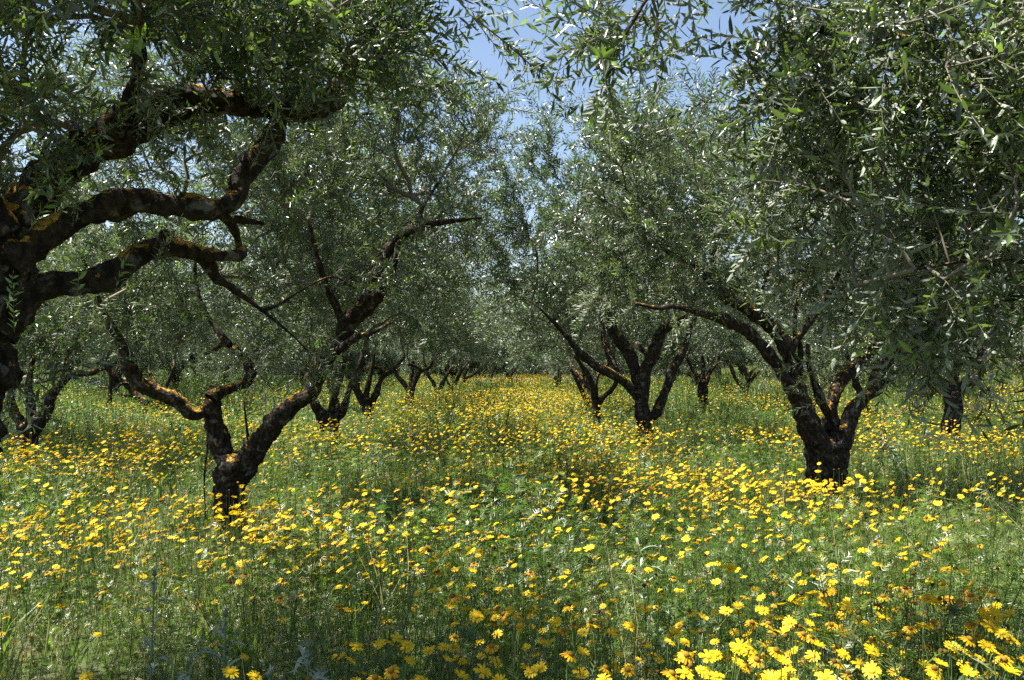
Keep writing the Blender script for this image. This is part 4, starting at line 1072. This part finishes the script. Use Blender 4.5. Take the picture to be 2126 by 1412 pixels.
# fallen leaves and twigs round the nearer trunks
rng = np.random.default_rng(15)
M_DEAD = plant_mat('dead_leaf', [(0, (.055, .032, .018)), (.5, (.14, .085, .05)), (1, (.28, .20, .12))], tw=.1, transl=(.2, .12, .05), rough=.7)
lv, lq, _ = leaf_geo(2, .055, .015, .1); mb = MB()
for (tx, ty) in TREES[:8]:
    n = 1500; a = rng.uniform(0, 2 * PI, n); rr = .15 + np.abs(rng.normal(0, .55, n)); x = tx + rr * np.cos(a); y = ty + rr * np.sin(a)
    D = np.stack([rng.normal(0, 1, n), rng.normal(0, 1, n), rng.normal(0, .25, n)], -1)
    place(mb, (lv[:, [2, 1, 0]], [(lq, 0, np.full(len(lq), .5))]), np.stack([x, y, ground_z(x, y) + rng.uniform(.01, .05, n)], -1), D, rng.uniform(.7, 1.3, n), rng, .25)
o = mb.build('leaf_litter', [M_DEAD]); tag(o, 'brown fallen olive leaves lying round the near trunks', 'leaf litter', kind='stuff')

# low bank of rubble far on the left
rng = np.random.default_rng(8)
mb = MB()
for k in range(260):
    t = rng.random(); x = -25.5 + 7.5 * t; y = 40 + rng.normal(0, .5) + 2 * t; r = rng.uniform(.08, .22)
    u = np.linspace(.15, PI - .15, 5)
    z = gz(x, y) + .05 + abs(rng.normal(0, .16))
    add_tube(mb, np.stack([np.full(5, x), np.full(5, y), z - r * .7 * np.cos(u), r * np.sin(u) * rng.uniform(.8, 1.3)], -1), 7, 0, .5, 1.2, k)
o = mb.build('stone_bank', [M_STONE], None, None, False); tag(o, 'low grey bank of rubble stones far behind the left trees', 'stone bank', kind='stuff')

# ------------------------------------------------------------------ light and camera
w = bpy.data.worlds.new('World'); scene.world = w; w.use_nodes = True
nt = w.node_tree; bg = nt.nodes['Background']
sky = nt.nodes.new('ShaderNodeTexSky'); sky.sky_type = 'NISHITA'; sky.sun_disc = False
sky.sun_elevation = math.asin(SUN[2]); sky.sun_rotation = math.atan2(SUN[0], SUN[1])
sky.air_density = 1.0; sky.dust_density = 1.5; sky.ozone_density = .3
nt.links.new(sky.outputs[0], bg.inputs[0]); bg.inputs[1].default_value = .06
sl = bpy.data.lights.new('sun', 'SUN'); sl.energy = 5.0; sl.angle = math.radians(.53); sl.color = (1, .955, .88)
so = bpy.data.objects.new('sun', sl); COL.objects.link(so)
so.rotation_euler = Vector(SUN).to_track_quat('Z', 'Y').to_euler(); so.location = (-20, 10, 40)

cam = bpy.data.cameras.new('camera'); co = bpy.data.objects.new('camera', cam); COL.objects.link(co)
co.location = (0, 0, CAMZ); co.rotation_euler = (PI / 2 + PITCH, 0, 0)
cam.sensor_width = 36; cam.lens = 36 * F / 2126; cam.clip_end = 6000; cam.clip_start = .05
scene.camera = co
scene.view_settings.view_transform = 'Standard'; scene.view_settings.look = 'None'
scene.view_settings.exposure = 1.85; scene.view_settings.gamma = 1
cy = scene.cycles
cy.max_bounces = 6; cy.diffuse_bounces = 3; cy.glossy_bounces = 2; cy.transmission_bounces = 3; cy.transparent_max_bounces = 4
cy.use_denoising = False; cy.caustics_reflective = False; cy.caustics_refractive = False
cy.sample_clamp_indirect = 6
scene.render.film_transparent = False
print('flowers', NF, 'trees', len(TREES), 'dmax', dmax, 'tris', sum(len(o.data.polygons) for o in scene.objects if o.type == 'MESH'))
